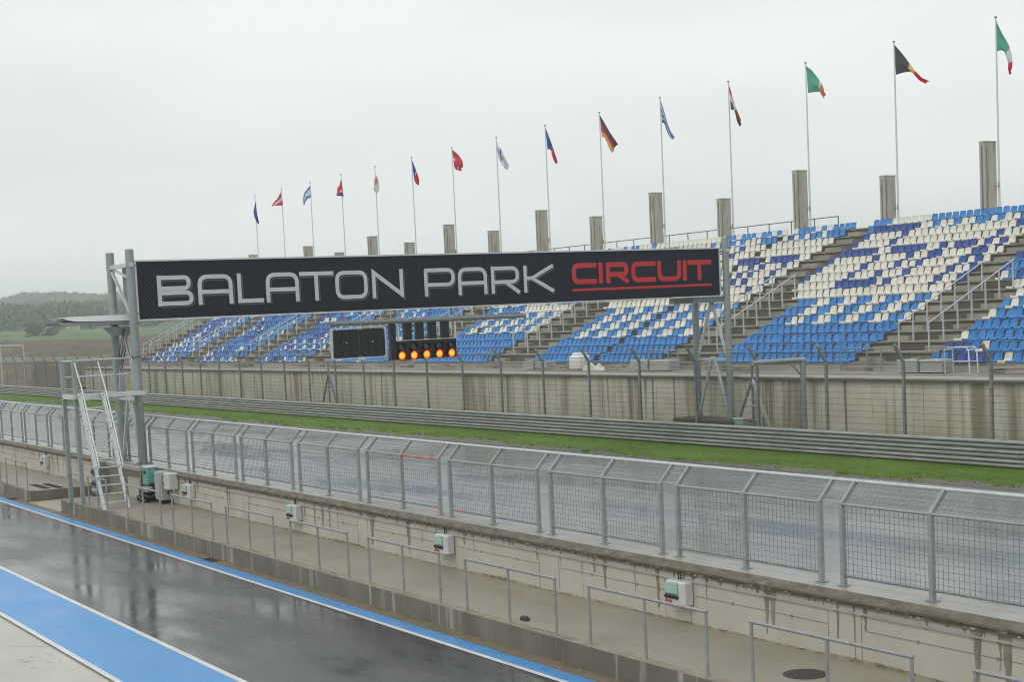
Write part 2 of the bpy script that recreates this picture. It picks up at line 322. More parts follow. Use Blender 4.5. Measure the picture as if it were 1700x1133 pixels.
# ------------------------------------------------------------------ pit wall
pw = empty('pit_wall', (0,16.7,0)); tag(pw, 'long stained concrete pit wall with overhanging coping', 'wall')
def pitwall(x0, x1):
    L = lambda mb, n, m: mb.build(n, m, pw, (0,-16.7,0))
    mb = MB(); mb.box(x0, x1, 16.7, 17.4, 0, 1.36); L(mb, 'wall_face', M['wall'])
    mb = MB()
    vs = []; n = 7
    prof = [(16.61,1.37),(16.61,1.405),(16.76,1.498),(17.42,1.505),(17.45,1.37)]
    a = [(x0,y,z) for y,z in prof]; b = [(x1,y,z) for y,z in prof]
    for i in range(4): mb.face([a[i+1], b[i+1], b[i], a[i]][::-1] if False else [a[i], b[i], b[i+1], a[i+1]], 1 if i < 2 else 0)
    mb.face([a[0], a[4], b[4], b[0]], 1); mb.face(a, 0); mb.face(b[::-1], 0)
    L(mb, 'coping', [M['coping'], M['coping_edge']])
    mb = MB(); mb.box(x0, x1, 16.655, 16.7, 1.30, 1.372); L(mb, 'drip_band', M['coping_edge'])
    mb = MB()
    mb.face([(x0,16.70,1.22),(x1,16.70,1.22),(x1,16.672,1.19),(x0,16.672,1.19)][::-1]); mb.box(x0, x1, 16.674, 16.7, 1.172, 1.19)
    L(mb, 'ledge', M['coping'])
    mb = MB(); x = x1-.6
    while x > x0+5:
        mb.box(x-.011, x, 16.6955, 16.7, .42, 1.17); mb.box(x-.75, x-.739, 16.6955, 16.7, .42, 1.17)
        mb.box(x-4.15, x-.76, 16.6955, 16.7, .935, .946)
        for q in (1.6, 3.1): mb.tube([(x-q,16.7,.94),(x-q,16.694,.94)], .03, 8)
        x -= 4.273
    L(mb, 'joint', M['joint'])
    # dark algae runs and white lime crusts under the coping
    mb = MB(); lm = MB(); x = max(x0, -75); dn_ = 0
    while x < min(x1, 2):
        x += R.expovariate(1/(.22 if x > -36 else .42)); dn_ += 1; yo = 16.6965-(dn_ % 25)*.0004
        big = R.random() < .24
        w = R.uniform(.03,.09) if not big else R.uniform(.07,.2)
        z1 = 1.30; ln = R.uniform(.04,.14) if not big else R.uniform(.25,.85)
        if R.random() < .1: ln = R.uniform(.4,.85); w = .03
        N = 6; L_ = []; Rr = []
        for k in range(N+1):
            f = k/N; ww = w*(1-.72*f**.6)*R.uniform(.75,1.15)
            c = R.uniform(-.012,.012)
            L_.append((x-ww/2+c, yo, z1-ln*f)); Rr.append((x+ww/2+c, yo, z1-ln*f))
        for k in range(N): mb.face([L_[k+1], Rr[k+1], Rr[k], L_[k]])
        if ln > .13:
            yl = 16.671-(dn_ % 25)*.0004; mb.face([(x-w*.5,yl,1.172),(x+w*.5,yl,1.172),(x+w*.6,yl,1.192),(x-w*.6,yl,1.192)])
    L(mb, 'algae_stain', M['drip_dirt'])
    x = max(x0, -60)
    while x < min(x1, 2):
        x += R.expovariate(1/.2)+.03
        ly = 16.653-R.randrange(40)*.0001; w = R.uniform(.02,.06); h = R.uniform(.012,.035); z = 1.33+R.uniform(-.02,.02)
        lm.face([(x-w,ly,z),(x-w*.3,ly,z-h*.6),(x+w*.7,ly,z-h*.5),(x+w,ly,z+h*.1),(x+w*.3,ly,z+h*.5),(x-w*.6,ly,z+h*.4)])
    L(lm, 'lime_crust', M['lime'])
    mb = MB(); x = x0; step = .07
    while x < x1:
        h0 = (h1 if x > x0 else .45); h1 = .437+abs(R.gauss(0,.012))+.02*max(0,math.sin(x*1.7)+math.sin(x*.63))
        mb.face([(x,16.6935,.42),(x+step,16.6935,.42),(x+step,16.6935,h1),(x,16.6935,h0)]); x += step
    L(mb, 'mossy_foot', M['wall_foot'])
pitwall(-51.85, 30); pitwall(-200, -55.75)

# ------------------------------------------------------------------ fence panels on the pit wall
Z0 = 1.505
def panel_proto():
    r = empty('pit_fence_panel', (0,17.05,Z0))
    LEN = 3.76
    for x in (0, 1.88, LEN):
        mb = MB()
        mb.bar((x,0,0),(x,0,1.31),.075,.075); mb.bar((x,-.01,1.29),(x,.30,1.62),.07,.06,(1,0,0))
        mb.box(x-.09,x+.09,-.07,.07,0,.012)
        for sx in (-1,1): mb.tube([(x+sx*.065,0,.01),(x+sx*.065,0,.04)], .014, 6)
        mb.build('post', M['galv'], r)
    mb = MB(); mb.tube([(-.03,.31,1.64),(4.273-.03,.31,1.64)], .032, 8); mb.build('top_rail', M['galv_light'], r)
    mb = MB(); mb.tube([(.03,-.005,1.30),(LEN-.03,-.005,1.30)], .026, 8); mb.build('middle_rail', M['galv'], r)
    mb = MB(); mb.tube([(.03,0,.16),(LEN-.03,0,.16)], .024, 8); mb.build('bottom_rail', M['galv_dark'], r)
    mb = MB()
    for b0 in (.03, 1.91):
        for k in range(1, 18): x = b0+k*1.82/18; mb.wire((x,-.012,.16),(x,-.012,1.29),.0046)
        for k in range(1, 11): z = .16+k*1.13/11; mb.wire((b0,-.016,z),(b0+1.82,-.016,z),.0046)
    mb.build('upright_mesh', M['wire'], r)
    mb = MB()
    for b0 in (.03, 1.91):
        for k in range(1, 18): x = b0+k*1.82/18; mb.wire((x,.0,1.31),(x,.30,1.63),.0046)
        for k in range(1, 5): f = k/5; mb.wire((b0,.3*f,1.31+.32*f),(b0+1.82,.3*f,1.31+.32*f),.0046)
    mb.build('sloping_mesh', M['wire'], r)
    mb = MB()
    mb.wire((LEN,.0,1.34),(4.273,.0,1.34),.007); mb.wire((LEN,.2,1.5),(4.273,.2,1.5),.006)
    mb.build('tie_bar', M['galv_light'], r)
    return r
pp = panel_proto()
nfp = 0
for n in range(-2, 19):
    X = -18.34-4.273*n
    o = pp if n == -2 else dup(pp, (X,17.05,Z0)); o.location = (X,17.05,Z0)
    if -14.7 > X or n == -1:
        pass
    lab = f'galvanised mesh fence panel on the pit wall, {ORD[nfp]} from the right'
    if n == 3: lab = f'mesh fence panel on the pit wall with red tape on rail, {ORD[nfp]} from right'
    tag(o, lab, 'fence panel', 'mesh fence panels along the pit wall'); nfp += 1
    if n == 4 - 0: P4 = o
    if n == 3: P3 = o
# red tape scraps: local coordinates on the two neighbouring panels
mb = MB()
for a, b in ((1.95,2.45),(2.65,3.05),(3.3,3.66)): mb.tube([(a,-.005,1.30),(b,-.005,1.30)], .0275, 8)
mb.tube([(3.5,0,.16),(3.7,0,.16)], .0255, 8); mb.build('red_tape', M['red'], P4)
mb = MB(); mb.tube([(.45,0,.16),(.68,0,.16)], .0255, 8); mb.build('red_tape', M['red'], P3)
P4['label'], P3['label'] = P4['label'].replace('galvanised mesh fence panel on the pit wall', 'mesh fence panel with red tape on its middle rail'), P3['label'].replace('red tape on rail', 'red tape at foot')

# ------------------------------------------------------------------ handrails on the walkway edge
def rail_proto(l):
    r = empty('walkway_handrail', (0,14.42,.42))
    for x in (0, l/2, l):
        mb = MB(); mb.tube([(x,0,0),(x,0,.985)], .026, 10); mb.tube([(x,0,0),(x,0,.012)], .06, 10); mb.build('post', M['rail_tube'], r)
    mb = MB(); mb.tube([(-.026,0,1.0),(l+.026,0,1.0)], .027, 10); mb.build('top_rail', M['rail_tube'], r)
    return r
hr = rail_proto(3.16); first = True
xs_ = [-9.03, -13.25, -17.47] + [-21.69-4.22*i for i in range(7)]
for i, x in enumerate(xs_):
    o = hr if i == 0 else dup(hr, (0,0,0)); o.location = (x,14.42,.42)
    tag(o, f'grey tube handrail on the walkway kerb, {ORD[i]} from the right', 'handrail', 'handrails along the pit walkway')
sh = rail_proto(2.0); sh.location = (-51.1,14.42,.42); tag(sh, 'short grey handrail on the walkway in front of the ladder', 'handrail', 'handrails along the pit walkway')
for i, x in enumerate((-62.3, -66.5, -70.7, -74.9)):
    o = dup(hr, (x,14.42,.42)); tag(o, f'grey tube handrail on far left platform, {ORD[i]} from its end', 'handrail', 'handrails along the pit walkway')

# ------------------------------------------------------------------ electrical boxes on the pit wall
def socket_box(x, label, hole=False):
    r = empty('socket_box', (x,16.7,1.0)); tag(r, label, 'electrical box', 'socket boxes on the pit wall')
    mb = MB(); mb.bev(-.28,.28,-.22,-.003,-.22,.20,.03); mb.build('housing', M['box_grey'], r)
    mb = MB(); mb.bev(-.26,.1,-.255,-.222,-.02,.18,.02); mb.build('cover', M['teal_pale'], r)
    for k in range(4):
        mb = MB(); mb.tube([(-.22+k*.1,-.26,-.10),(-.22+k*.1,-.222,-.07)], .038, 10); mb.build('socket', M['blk'], r)
    for k in range(2):
        mb = MB(); mb.tube([(-.22+k*.1,-.255,-.175),(-.22+k*.1,-.222,-.165)], .032, 10); mb.build('plug', M['red'], r)
    mb = MB()
    for k in range(2): mb.wire((-.1+k*.07,-.05,.20),(-.1+k*.07,-.05,.34),.014)
    mb.build('conduit', M['blk'], r)
    if hole:
        mb = MB(); mb.box(-.56,-.33,-.008,.0,-.12,.13); mb.build('wall_recess', M['joint'], r)
for i, (x, lab) in enumerate(((-22.05,'grey socket box with pale green cover on pit wall, nearest right'),(-30.7,'grey socket box with red plugs on wall behind the middle handrails'),
        (-39.15,'grey socket box on pit wall, second to the right of the cabinets'),(-47.5,'grey socket box on pit wall, next right of the grey cabinets'),(-64.8,'grey socket box on the far pit wall left of the ladder'))):
    socket_box(x, lab, i == 0)

# ------------------------------------------------------------------ start gantry
GX = -52.7
ped = empty('gantry_pedestal', (-53.8,17,0)); tag(ped, 'rough concrete pedestal in pit wall under left gantry poles', 'pedestal')
mb = MB(); mb.box(-1.95,1.95,-.55,.45,0,1.35); mb.build('block', M['kerb'], ped); mb = MB(); mb.bev(-2.0,2.0,-.6,.5,1.35,1.5,.03); mb.build('cap', M['coping'], ped)
mb = MB(); mb.box(.6,1.9,-.6,-.552,.42,1.1); mb.build('drip_face', M['ledge'], ped)
ped2 = empty('gantry_pedestal', (-53.8,42.7,0)); tag(ped2, 'low concrete pedestal behind the guardrail under right gantry poles', 'pedestal')
mb = MB(); mb.box(-1.75,1.75,-.55,.5,0,1.02); mb.build('block', M['kerb'], ped2); mb = MB(); mb.bev(-2.1,2.0,-.65,.55,1.02,1.17,.03); mb.build('cap', M['riser'], ped2)

ga = empty('start_gantry', (-53.8,30,0)); tag(ga, 'grey steel start gantry carrying the dark sign across the track', 'gantry')
def G(mb, n, m, parent=None): 
    o = mb.build(n, m, parent or ga, (0,0,0))
    if parent is None: o.location = (53.8,-30,0)
    return o
for (y, zb, zt_) in ((16.82,1.5,8.9),(42.78,1.17,8.95)):
    for x in (-52.7, -54.92):
        zz = 8.42 if (x < -54 and y > 40) else zt_; mb = MB(); mb.tube([(x,y,zb),(x,y,zz)], .145, 18); mb.box(x-.26,x+.26,y-.26,y+.26,zb,zb+.03)
        for k in range(4):
            a = PI/4+k*PI/2; mb.bar((x+math.cos(a)*.15,y+math.sin(a)*.15,zb+.03),(x+math.cos(a)*.24,y+math.sin(a)*.24,zb+.03),.015,.12)
        G(mb, 'pole', M['gantry'])
    mb = MB()
    for (p, q) in (((-54.9,zb+.1),(-53.85,3.85)),((-52.75,zb+.1),(-53.75,3.85)),((-54.85,3.8),(-53.8,6.25)),((-52.8,3.8),(-53.75,6.25))):
        mb.bar((p[0],y,p[1]),(q[0],y,q[1]),.10,.10)
    mb.bar((-54.9,y,3.75),(-52.7,y,3.75),.09,.09)
    mb.bar((-55.2,y-.02,8.38),(-52.45,y-.02,8.38),.12,.14)
    mb.bar((-54.6,y-.05,8.2),(-52.85,y-.05,6.75),.09,.09); mb.bar((-54.7,y+.03,8.3),(-52.8,y+.03,7.9),.07,.07)
    G(mb, 'bracing', M['galv_light'])
# sign box with the printed banner on its front
mb = MB(); mb.box(-54.25,-52.76,17.02,42.42,6.5,8.46); G(mb, 'sign_box', M['gantry_panel'])
mb = MB(); mb.bar((-53.6,41.0,6.33),(-53.6,42.95,6.33),1.7,.24); G(mb, 'bottom_beam', M['gantry_panel'])
mb = MB(); mb.box(-52.758,-52.72,17.0,42.45,6.47,8.5); sf = G(mb, 'sign_face', M['sign'])
mb = MB()
for z in (6.47, 8.5): mb.bar((-52.72,16.98,z),(-52.72,42.47,z),.07,.055)
for y in (17.0, 42.45): mb.bar((-52.72,y,6.45),(-52.72,y,8.52),.055,.07)
mb.build('sign_frame', M['alu'], sf)
mb = MB()
for y in (20.6,24.45,28.0,31.0,34.45,38.2): mb.box(-52.7215,-52.7185,y-.006,y+.006,6.5,8.47)
mb.build('panel_seam', M['blk'], sf)
mb = MB()
for z in (6.7, 8.35): mb.bar((-52.7,42.45,z),(-52.7,42.75,z),.08,.08)
for z in (6.7, 8.35): mb.bar((-52.7,16.8,z),(-52.7,17.02,z),.08,.08)
G(mb, 'sign_bracket', M['galv'])

# ---- lettering
def rounded(pts, r, closed=False):
    out = []; n = len(pts)
    for i, p in enumerate(pts):
        if not closed and i in (0, n-1): out.append(p); continue
        p = Vector(p); a = Vector(pts[i-1]); b = Vector(pts[(i+1) % n])
        ra = min(r, (a-p).length*.49 if closed or i-1 > 0 else (a-p).length*.95); rb = min(r, (b-p).length*.49 if closed or i+1 < n-1 else (b-p).length*.95)
        q = min(ra, rb); s = p+(a-p).normalized()*q; e = p+(b-p).normalized()*q
        for k in range(7):
            t_ = k/6; out.append(tuple(s*(1-t_)**2+p*2*t_*(1-t_)+e*t_**2))
    return out
def ribbon(mb, pts, w, x, oy=0, oz=0, closed=False, mi=0, th=.012):
    P = [Vector(p) for p in pts]; n = len(P); A = []; B = []
    for i, p in enumerate(P):
        d0 = (p-P[i-1]).normalized() if (i > 0 or closed) else None
        d1 = (P[(i+1) % n]-p).normalized() if (i < n-1 or closed) else None
        if d0 is None: d0 = d1
        if d1 is None: d1 = d0
        n0 = Vector((-d0.y, d0.x)); n1 = Vector((-d1.y, d1.x)); m_ = (n0+n1)
        if m_.length < 1e-4: m_ = n0
        m_.normalize(); k = w/2/max(.35, m_.dot(n0))
        A.append(p+m_*k); B.append(p-m_*k)
    V3 = lambda v, xx: (xx, v.x+oy, v.y+oz)
    rng = range(n) if closed else range(n-1)
    for i in rng:
        j = (i+1) % n
        mb.face([V3(A[i],x+th),V3(B[i],x+th),V3(B[j],x+th),V3(A[j],x+th)], mi)
        mb.face([V3(A[i],x),V3(A[j],x),V3(A[j],x+th),V3(A[i],x+th)], mi); mb.face([V3(B[i],x),V3(B[j],x),V3(B[j],x+th),V3(B[i],x+th)], mi)
def letter(ch, y0, y1, z0, z1, t):
    h = t/2; l, r_, b, tp = y0+h, y1-h, z0, z1-h; m_ = (z0+z1)/2; q = min(.26, (y1-y0)*.25)
    bb = z0+h
    rd = rounded
    if ch == 'B': return [([(l,z0),(l,z1)],0), (rd([(l,tp),(r_-.07,tp),(r_-.07,m_+.075),(l,m_+.075)],q*.7),0), (rd([(l,m_-.08),(r_,m_-.08),(r_,bb),(l,bb)],q*.7),0)]
    if ch == 'A': return [(rd([(l,z0),(l,tp),(r_,tp),(r_,z0)],q*1.15),0), ([(l,z0+(z1-z0)*.42),(r_,z0+(z1-z0)*.42)],0)]
    if ch == 'L': return [([(l,z1),(l,bb),(y1,bb)],0)]
    if ch == 'T': return [([(y0,tp),(y1,tp)],0), ([((y0+y1)/2-.02,tp),((y0+y1)/2-.02,z0)],0)]
    if ch == 'O': return [(rd([(l,bb),(l,tp),(r_,tp),(r_,bb)],q*1.1,True),1)]
    if ch == 'N': return [([(l,z0),(l,tp-.02),(r_,bb+.03),(r_,z1)],0)]
    if ch == 'P': return [(rd([(l,z0),(l,tp),(l+.02,tp)],.01),0), (rd([(l,tp),(r_,tp),(r_,z0+(z1-z0)*.40),(l,z0+(z1-z0)*.40)],q),0)]
    if ch == 'R': return [([(l,z0),(l,z1)],0), (rd([(l,tp),(r_-.05,tp),(r_-.05,z0+(z1-z0)*.42),(l,z0+(z1-z0)*.42)],q),0), ([(l+(y1-y0)*.42,z0+(z1-z0)*.42),(r_+.03,z0+.02)],0)]
    if ch == 'K': return [([(l,z0),(l,z1)],0), ([(y1-.03,z1-.02),(l+.32,m_+.03),(y1-.03,z0+.02)],0), ([(l,m_+.03),(l+.36,m_+.03)],0)]
    if ch == 'C': return [(rd([(y1,tp),(l,tp),(l,bb),(y1,bb)],q*.9),0)]
    if ch == 'I': return [([((y0+y1)/2,z0),((y0+y1)/2,z1)],0)]
    if ch == 'U': return [(rd([(l,z1),(l,bb),(r_,bb),(r_,z1)],q*.9),0)]
WH = [('B',17.73,19.03),('A',19.19,20.5),('L',20.66,21.64),('A',21.74,23.04),('T',23.06,24.42),('O',24.47,25.8),('N',25.97,27.29),('P',28.17,29.52),('A',29.64,30.95),('R',31.12,32.46),('K',32.61,34.04)]
RD = [('C',34.9,36.1),('I',36.2,36.4),('R',36.56,37.73),('C',37.83,39.07),('U',39.16,40.38),('I',40.48,40.68),('T',40.74,42.0)]
for i, (ch, a, b) in enumerate(WH):
    mb = MB()
    for si, (pts, cl) in enumerate(letter(ch, a, b, 6.91, 7.97, .165)):
        cl = bool(cl); e_ = .0007*si
        ribbon(mb, pts, .205, -52.72+e_, .03, -.03, cl, 1, .004)
        ribbon(mb, pts, .185, -52.714+e_, .005, -.005, cl, 2, .004)
        ribbon(mb, pts, .145, -52.708+e_, -.012, .012, cl, 0, .006)
    mb.build('lettering', [M['let_silver'], M['let_dark'], M['let_mid']], sf)
for i, (ch, a, b) in enumerate(RD):
    mb = MB()
    for si, (pts, cl) in enumerate(letter(ch, a, b, 7.18, 8.02, .19)):
        e_ = .0007*si; ribbon(mb, pts, .215, -52.72+e_, .012, -.012, bool(cl), 1, .004); ribbon(mb, pts, .185, -52.714+e_, -.004, .004, bool(cl), 0, .006)
    mb.build('lettering', [M['let_red'], M['let_red_dark']], sf)
mb = MB(); ribbon(mb, [(34.9,6.94),(42.0,6.96)], .12, -52.72, 0, 0, False, 1, .004); ribbon(mb, [(34.9,6.95),(42.0,6.97)], .085, -52.714, 0, 0, False, 0, .006); mb.build('underline', [M['let_red'], M['let_red_dark']], sf)

# ---- canopy arm on the left leg, loose cables
cn = MB()
prof = [(14.35,6.49),(14.5,6.41),(17.15,6.36),(17.15,6.46),(14.9,6.50)]
for (x0, x1) in ((-54.9,-53.2),):
    a = [(x0,y,z) for y, z in prof]; b = [(x1,y,z) for y, z in prof]
    for i in range(5): cn.face([a[i],a[(i+1)%5],b[(i+1)%5],b[i]], 1)
    cn.face(a,1); cn.face(b[::-1],1)
top = [(14.5,6.66),(14.95,6.69),(17.2,6.69),(17.2,6.47),(14.95,6.52),(14.72,6.57)]
a = [(-54.95,y,z) for y, z in top]; b = [(-53.15,y,z) for y, z in top]
for i in range(6): cn.face([a[i],a[(i+1)%6],b[(i+1)%6],b[i]], 0)
cn.face(a,0); cn.face(b[::-1],0)
cn.bar((-53.2,14.0,6.53),(-53.2,14.55,6.55),.03,.02,mi=1); cn.tube([(-53.3,14.2,6.5),(-53.3,14.35,6.58),(-53.3,14.7,6.63)], .03, 6, 1)
G(cn, 'canopy', [mat('canopy_white', (.80,.82,.82), (.84,.85,.85), .35, 0, 2), M['gantry']])
mb = MB()
vs = [(-54.6,16.3,6.28),(-53.2,16.3,6.28),(-53.2,17.0,6.28),(-54.6,17.0,6.28),(-54.3,16.5,5.98),(-53.4,16.5,5.98),(-53.4,17.0,5.98),(-54.3,17.0,5.98)]
mb.mesh_(vs, [(0,1,2,3),(4,7,6,5),(0,4,5,1),(1,5,6,2),(2,6,7,3),(3,7,4,0)]); G(mb, 'canopy_bracket', M['gantry'])
mb = MB()
for k, (dx, d) in enumerate(((0,.0),(.06,.25),(-.05,.5))):
    pts = []
    for i in range(14):
        f = i/13; pts.append((-53.2+dx+.12*math.sin(f*PI), 16.62-.25*math.sin(f*PI), 6.2-(1.3-d)*math.sin(f*PI*.9)-.3*f))
    mb.tube(pts, .014, 5)
mb.tube([(-52.5,16.95,5.25),(-52.5,16.66,5.2),(-52.75,16.62,5.3),(-53.2,16.65,5.9)], .016, 5)
G(mb, 'cable', M['blk'])

# ---- pipe the light panels hang from
mb = MB(); mb.tube([(-52.4,24.0,6.04),(-52.4,32.4,6.02)], .095, 14)
for y in (24.7, 26.9, 29.3, 31.9): mb.bar((-52.4,y,6.05),(-52.75,y,6.45),.05,.05); mb.bar((-52.75,y,6.3),(-52.75,y,6.5),.07,.07)
G(mb, 'light_beam', M['galv_dark'])
dp = empty('display_panel', (-52.4,25.14,4.74)); tag(dp, 'framed black display of two square screens hanging under the sign', 'display')
mb = MB()
w, h = 1.085, 1.12
for z in (0, h): mb.bar((0,-w-.02,z),(0,w+.02,z),.09,.035)
for y in (-w, w): mb.bar((0,y,0),(0,y,h),.045,.09)
for y in (-.9,.9): mb.bar((0,y,h),(0,y,h+.2),.04,.04)
mb.box(-.05,.06,-.1,.1,h-.03,h+.05); mb.box(-.05,.06,-.1,.1,-.05,.03); mb.build('frame', M['alu'], dp)
for s in (-1, 1):
    mb = MB(); c = s*.53
    mb.mesh_([(.05,c-.525,.1),(.05,c-.46,.03),(.05,c+.46,.03),(.05,c+.525,.1),(.05,c+.525,1.0),(.05,c+.44,1.06),(.05,c-.44,1.06),(.05,c-.5,1.0),(-.12,c-.5,.1),(-.12,c-.44,.04),(-.12,c+.44,.04),(-.12,c+.5,.1),(-.12,c+.5,1.0),(-.12,c+.44,1.06),(-.12,c-.44,1.06),(-.12,c-.5,1.0)],
        [tuple(range(8)), tuple(range(15,7,-1))]+[(i,(i+1)%8+0,(i+1)%8+8,i+8) for i in range(8)])
    for i in range(1, 3): mb.box(.05,.06,c-.49,c+.49,i*.35+.04,i*.35+.05)
    for i in range(1, 3): mb.box(.05,.06,c-.5+i*.333-.005,c-.5+i*.333+.005,.06,1.04)
    sc_ = mb.build('screen', M['blk_panel'], dp)
    mb = MB()
    for yy in (c-.36, c-.12, c+.33):
        for zz in (.2,.62): mb.box(.06,.066,yy-.008,yy+.008,zz,zz+.007)
    mb.box(.06,.07,c-.02,c+.03,.56,.60); mb.build('led', M['alu'], sc_)
lp = empty('start_light_panel', (-52.4,27.9,4.58)); tag(lp, 'black start light panel with five lit orange lamps in its lower row', 'start lights')
mb = MB(); mb.box(-.16,.05,-1.22,1.32,0,.70); mb.box(-.14,.06,-1.46,-1.24,0,1.42); mb.build('housing', M['blk'], lp)
LY = [-1.04,-.53,.01,.56,1.09]
for k, y in enumerate(LY):
    mb = MB(); mb.box(-.08,.04,y-.17+.32,y+.17+.32,.73,1.40)
    if k < 4: mb.build('back_board', M['blk'], lp)
mb = MB()
mb.bar((.0,-1.2,.715),(.0,1.32,.715),.06,.05)
for y in (-1.15,-.62,-.08,.47,1.0,1.3): mb.bar((.0,y+.03,.7),(.0,y+.03,1.42),.05,.06)
mb.build('frame', M['alu'], lp)
def disc(mb, x, y, z, r, n=24, mi=0, dome=.03):
    c = (x+dome, y, z); rg = [(x, y+r*math.cos(2*PI*k/n), z+r*math.sin(2*PI*k/n)) for k in range(n)]
    for k in range(n): mb.face([c, rg[k], rg[(k+1)%n]], mi, True)
for k, y in enumerate(LY):
    for z, lit in ((.155,True),(.47,False)):
        mb = MB(); n = 20; r = .18 if lit else .145
        for i in range(n):
            a0 = 2*PI*i/n; a1 = 2*PI*(i+1)/n
            d = lambda a: .10+.07*max(0, math.sin(a))
            mb.face([(.05,y+r*math.cos(a0),z+r*math.sin(a0)),(.05,y+r*math.cos(a1),z+r*math.sin(a1)),(.05+d(a1),y+r*math.cos(a1),z+r*math.sin(a1)),(.05+d(a0),y+r*math.cos(a0),z+r*math.sin(a0))], 0, True)
        hd = mb.build('lamp_hood', M['blk'], lp)
        mb = MB(); disc(mb, .055, y, z, r-.004, mi=2 if lit else 0)  # on lit lamps this outer disc is the painted red glow
        if lit: disc(mb, .064, y, z, r*.84, mi=0); disc(mb, .088, y, z, r*.6, mi=1, dome=.02)
        ln = mb.build('lens', [M['lamp'], M['lamp_core'], M['lamp_glow']] if lit else M['lens_off'], hd)

# ------------------------------------------------------------------ access platform and ladder
ac = empty('access_platform', (-52.4,15.4,.42)); tag(ac, 'galvanised platform on two posts beside the left gantry pole', 'platform')
def A(mb, n, m): o = mb.build(n, m, ac, (52.4,-15.4,-.42)); return o
for x, y in ((-52.9,14.32),(-51.93,14.45)):
    mb = MB(); mb.bar((x,y,.42),(x,y,5.22),.13,.13); mb.box(x-.13,x+.13,y-.13,y+.13,.42,.435); A(mb, 'post', M['galv'])
mb = MB(); mb.box(-52.96,-51.6,14.3,16.75,4.02,4.06)
for k in range(5): mb.box(-52.96,-51.6,14.32+k*.58,14.4+k*.58,3.94,4.02)
mb.box(-52.97,-51.59,14.26,14.3,3.94,4.1); mb.box(-51.6,-51.56,14.3,16.7,3.95,4.1); A(mb, 'deck', M['alu'])
for x in (-52.9,):
    for z in (5.2, 4.66): 
        mb = MB(); mb.tube([(x,14.3,z),(x,16.7,z)], .028, 8); A(mb, 'guard_rail', M['galv_light'])
mb = MB(); mb.tube([(-52.9,14.32,5.2),(-51.93,14.45,5.2)], .028, 8); A(mb, 'guard_rail', M['galv_light'])
mb = MB(); mb.bar((-52.9,16.1,4.05),(-52.9,16.1,5.2),.05,.05); A(mb, 'guard_rail_post', M['galv'])
mb = MB(); mb.tube([(-52.9,14.36,1.4),(-51.93,14.45,1.4)], .025, 8); A(mb, 'low_rail', M['galv'])
la = empty('ladder', (-49.5,14.8,.42)); tag(la, 'steep aluminium ladder with handrails rising to the access platform', 'ladder')
def LA(mb, n, m): return mb.build(n, m, la, (49.5,-14.8,-.42))
foot = Vector((-49.45,0,.42)); head = Vector((-51.5,0,4.12)); dl = (head-foot)
for y in (14.43, 15.21):
    mb = MB(); mb.bar(foot+Vector((0,y,0)), head+Vector((0,y,0)), .04, .11, (0,1,0)); LA(mb, 'stringer', M['galv_light'])
    mb = MB()
    p0 = foot+dl*.33+Vector((.42,y,.14)); p1 = foot+dl*1.0+Vector((.42,y,.14)); p2 = foot+dl*1.22+Vector((.2,y,.2))
    mb.tube([p0,p1,p2], .026, 8); mb.tube([p0+Vector((-.2,0,-.1)),p1+Vector((-.2,0,-.1))], .02, 8)
    for f in (.36,.68,.98): mb.bar(foot+dl*f+Vector((0,y,0)), foot+dl*f+Vector((.42,y,.14)), .03, .03)
    LA(mb, 'handrail', M['galv_light'])
for k in range(13):
    p = foot+dl*((k+.8)/13.5); mb = MB(); mb.bar(p+Vector((0,14.45,0)), p+Vector((0,15.19,0)), .10, .035); LA(mb, 'rung', M['alu'])

# boxes at the foot of the gantry
gb = empty('green_box', (-50.95,16.45,1.27)); tag(gb, 'teal green control box with white lid by the gantry pole', 'box')
mb = MB(); mb.bev(-.27,.27,-.16,.16,-.33,.27,.03); mb.build('body', M['teal'], gb); mb = MB(); mb.bev(-.285,.285,-.18,.18,.27,.33,.02); mb.build('lid', M['white_plastic'], gb)
mb = MB(); mb.bev(.0,.14,-.215,-.18,.08,.17,.02); mb.build('latch', M['blk'], gb)
cab = empty('black_equipment', (-50.9,16.4,.42)); tag(cab, 'heap of black equipment and cables under the green box', 'equipment')
mb = MB(); mb.bev(-.55,.1,-.2,.25,.02,.42,.05); mb.bev(-.35,.35,-.12,.25,.42,.6,.05); mb.tube([(.3,-.1,.3),(.5,-.3,.22),(.75,-.22,.18),(.9,0,.3)], .05, 8); mb.tube([(-.4,-.25,.15),(.1,-.35,.1),(.6,-.3,.06)], .04, 8)
for k in range(3): mb.tube([(-.4+k*.3,-.3,.09),(-.4+k*.3,-.22,.09)], .09, 12)
mb.build('casing', M['blk'], cab); mb = MB(); mb.bev(.12,.62,-.3,-.05,.36,.52,.03); mb.build('tray', M['galv'], cab)
c1 = empty('cabinet', (-49.75,16.5,.5)); tag(c1, 'tall grey metal cabinet on pit wall right of green box', 'cabinet')
mb = MB(); mb.bev(-.3,.3,-.18,.19,.05,.98,.03); mb.build('body', M['box_dark'], c1); mb = MB(); mb.bev(-.27,.27,-.2,-.18,.1,.94,.01); mb.box(.18,.22,-.215,-.2,.4,.6); mb.build('door', M['box_dark'], c1)
mb = MB(); mb.box(-.26,.26,-.14,.18,-.06,.05); mb.build('foot', M['blk'], c1)
c2 = empty('cabinet', (-49.0,16.5,.95)); tag(c2, 'small beige grey cabinet joined right of the tall cabinet', 'cabinet')
mb = MB(); mb.bev(-.25,.25,-.16,.19,0,.52,.03); mb.build('body', M['box_grey'], c2); mb = MB(); mb.box(-.22,-.18,-.175,-.16,.12,.2); mb.box(-.22,-.18,-.175,-.16,.36,.44); mb.build('hinge', M['blk'], c2)
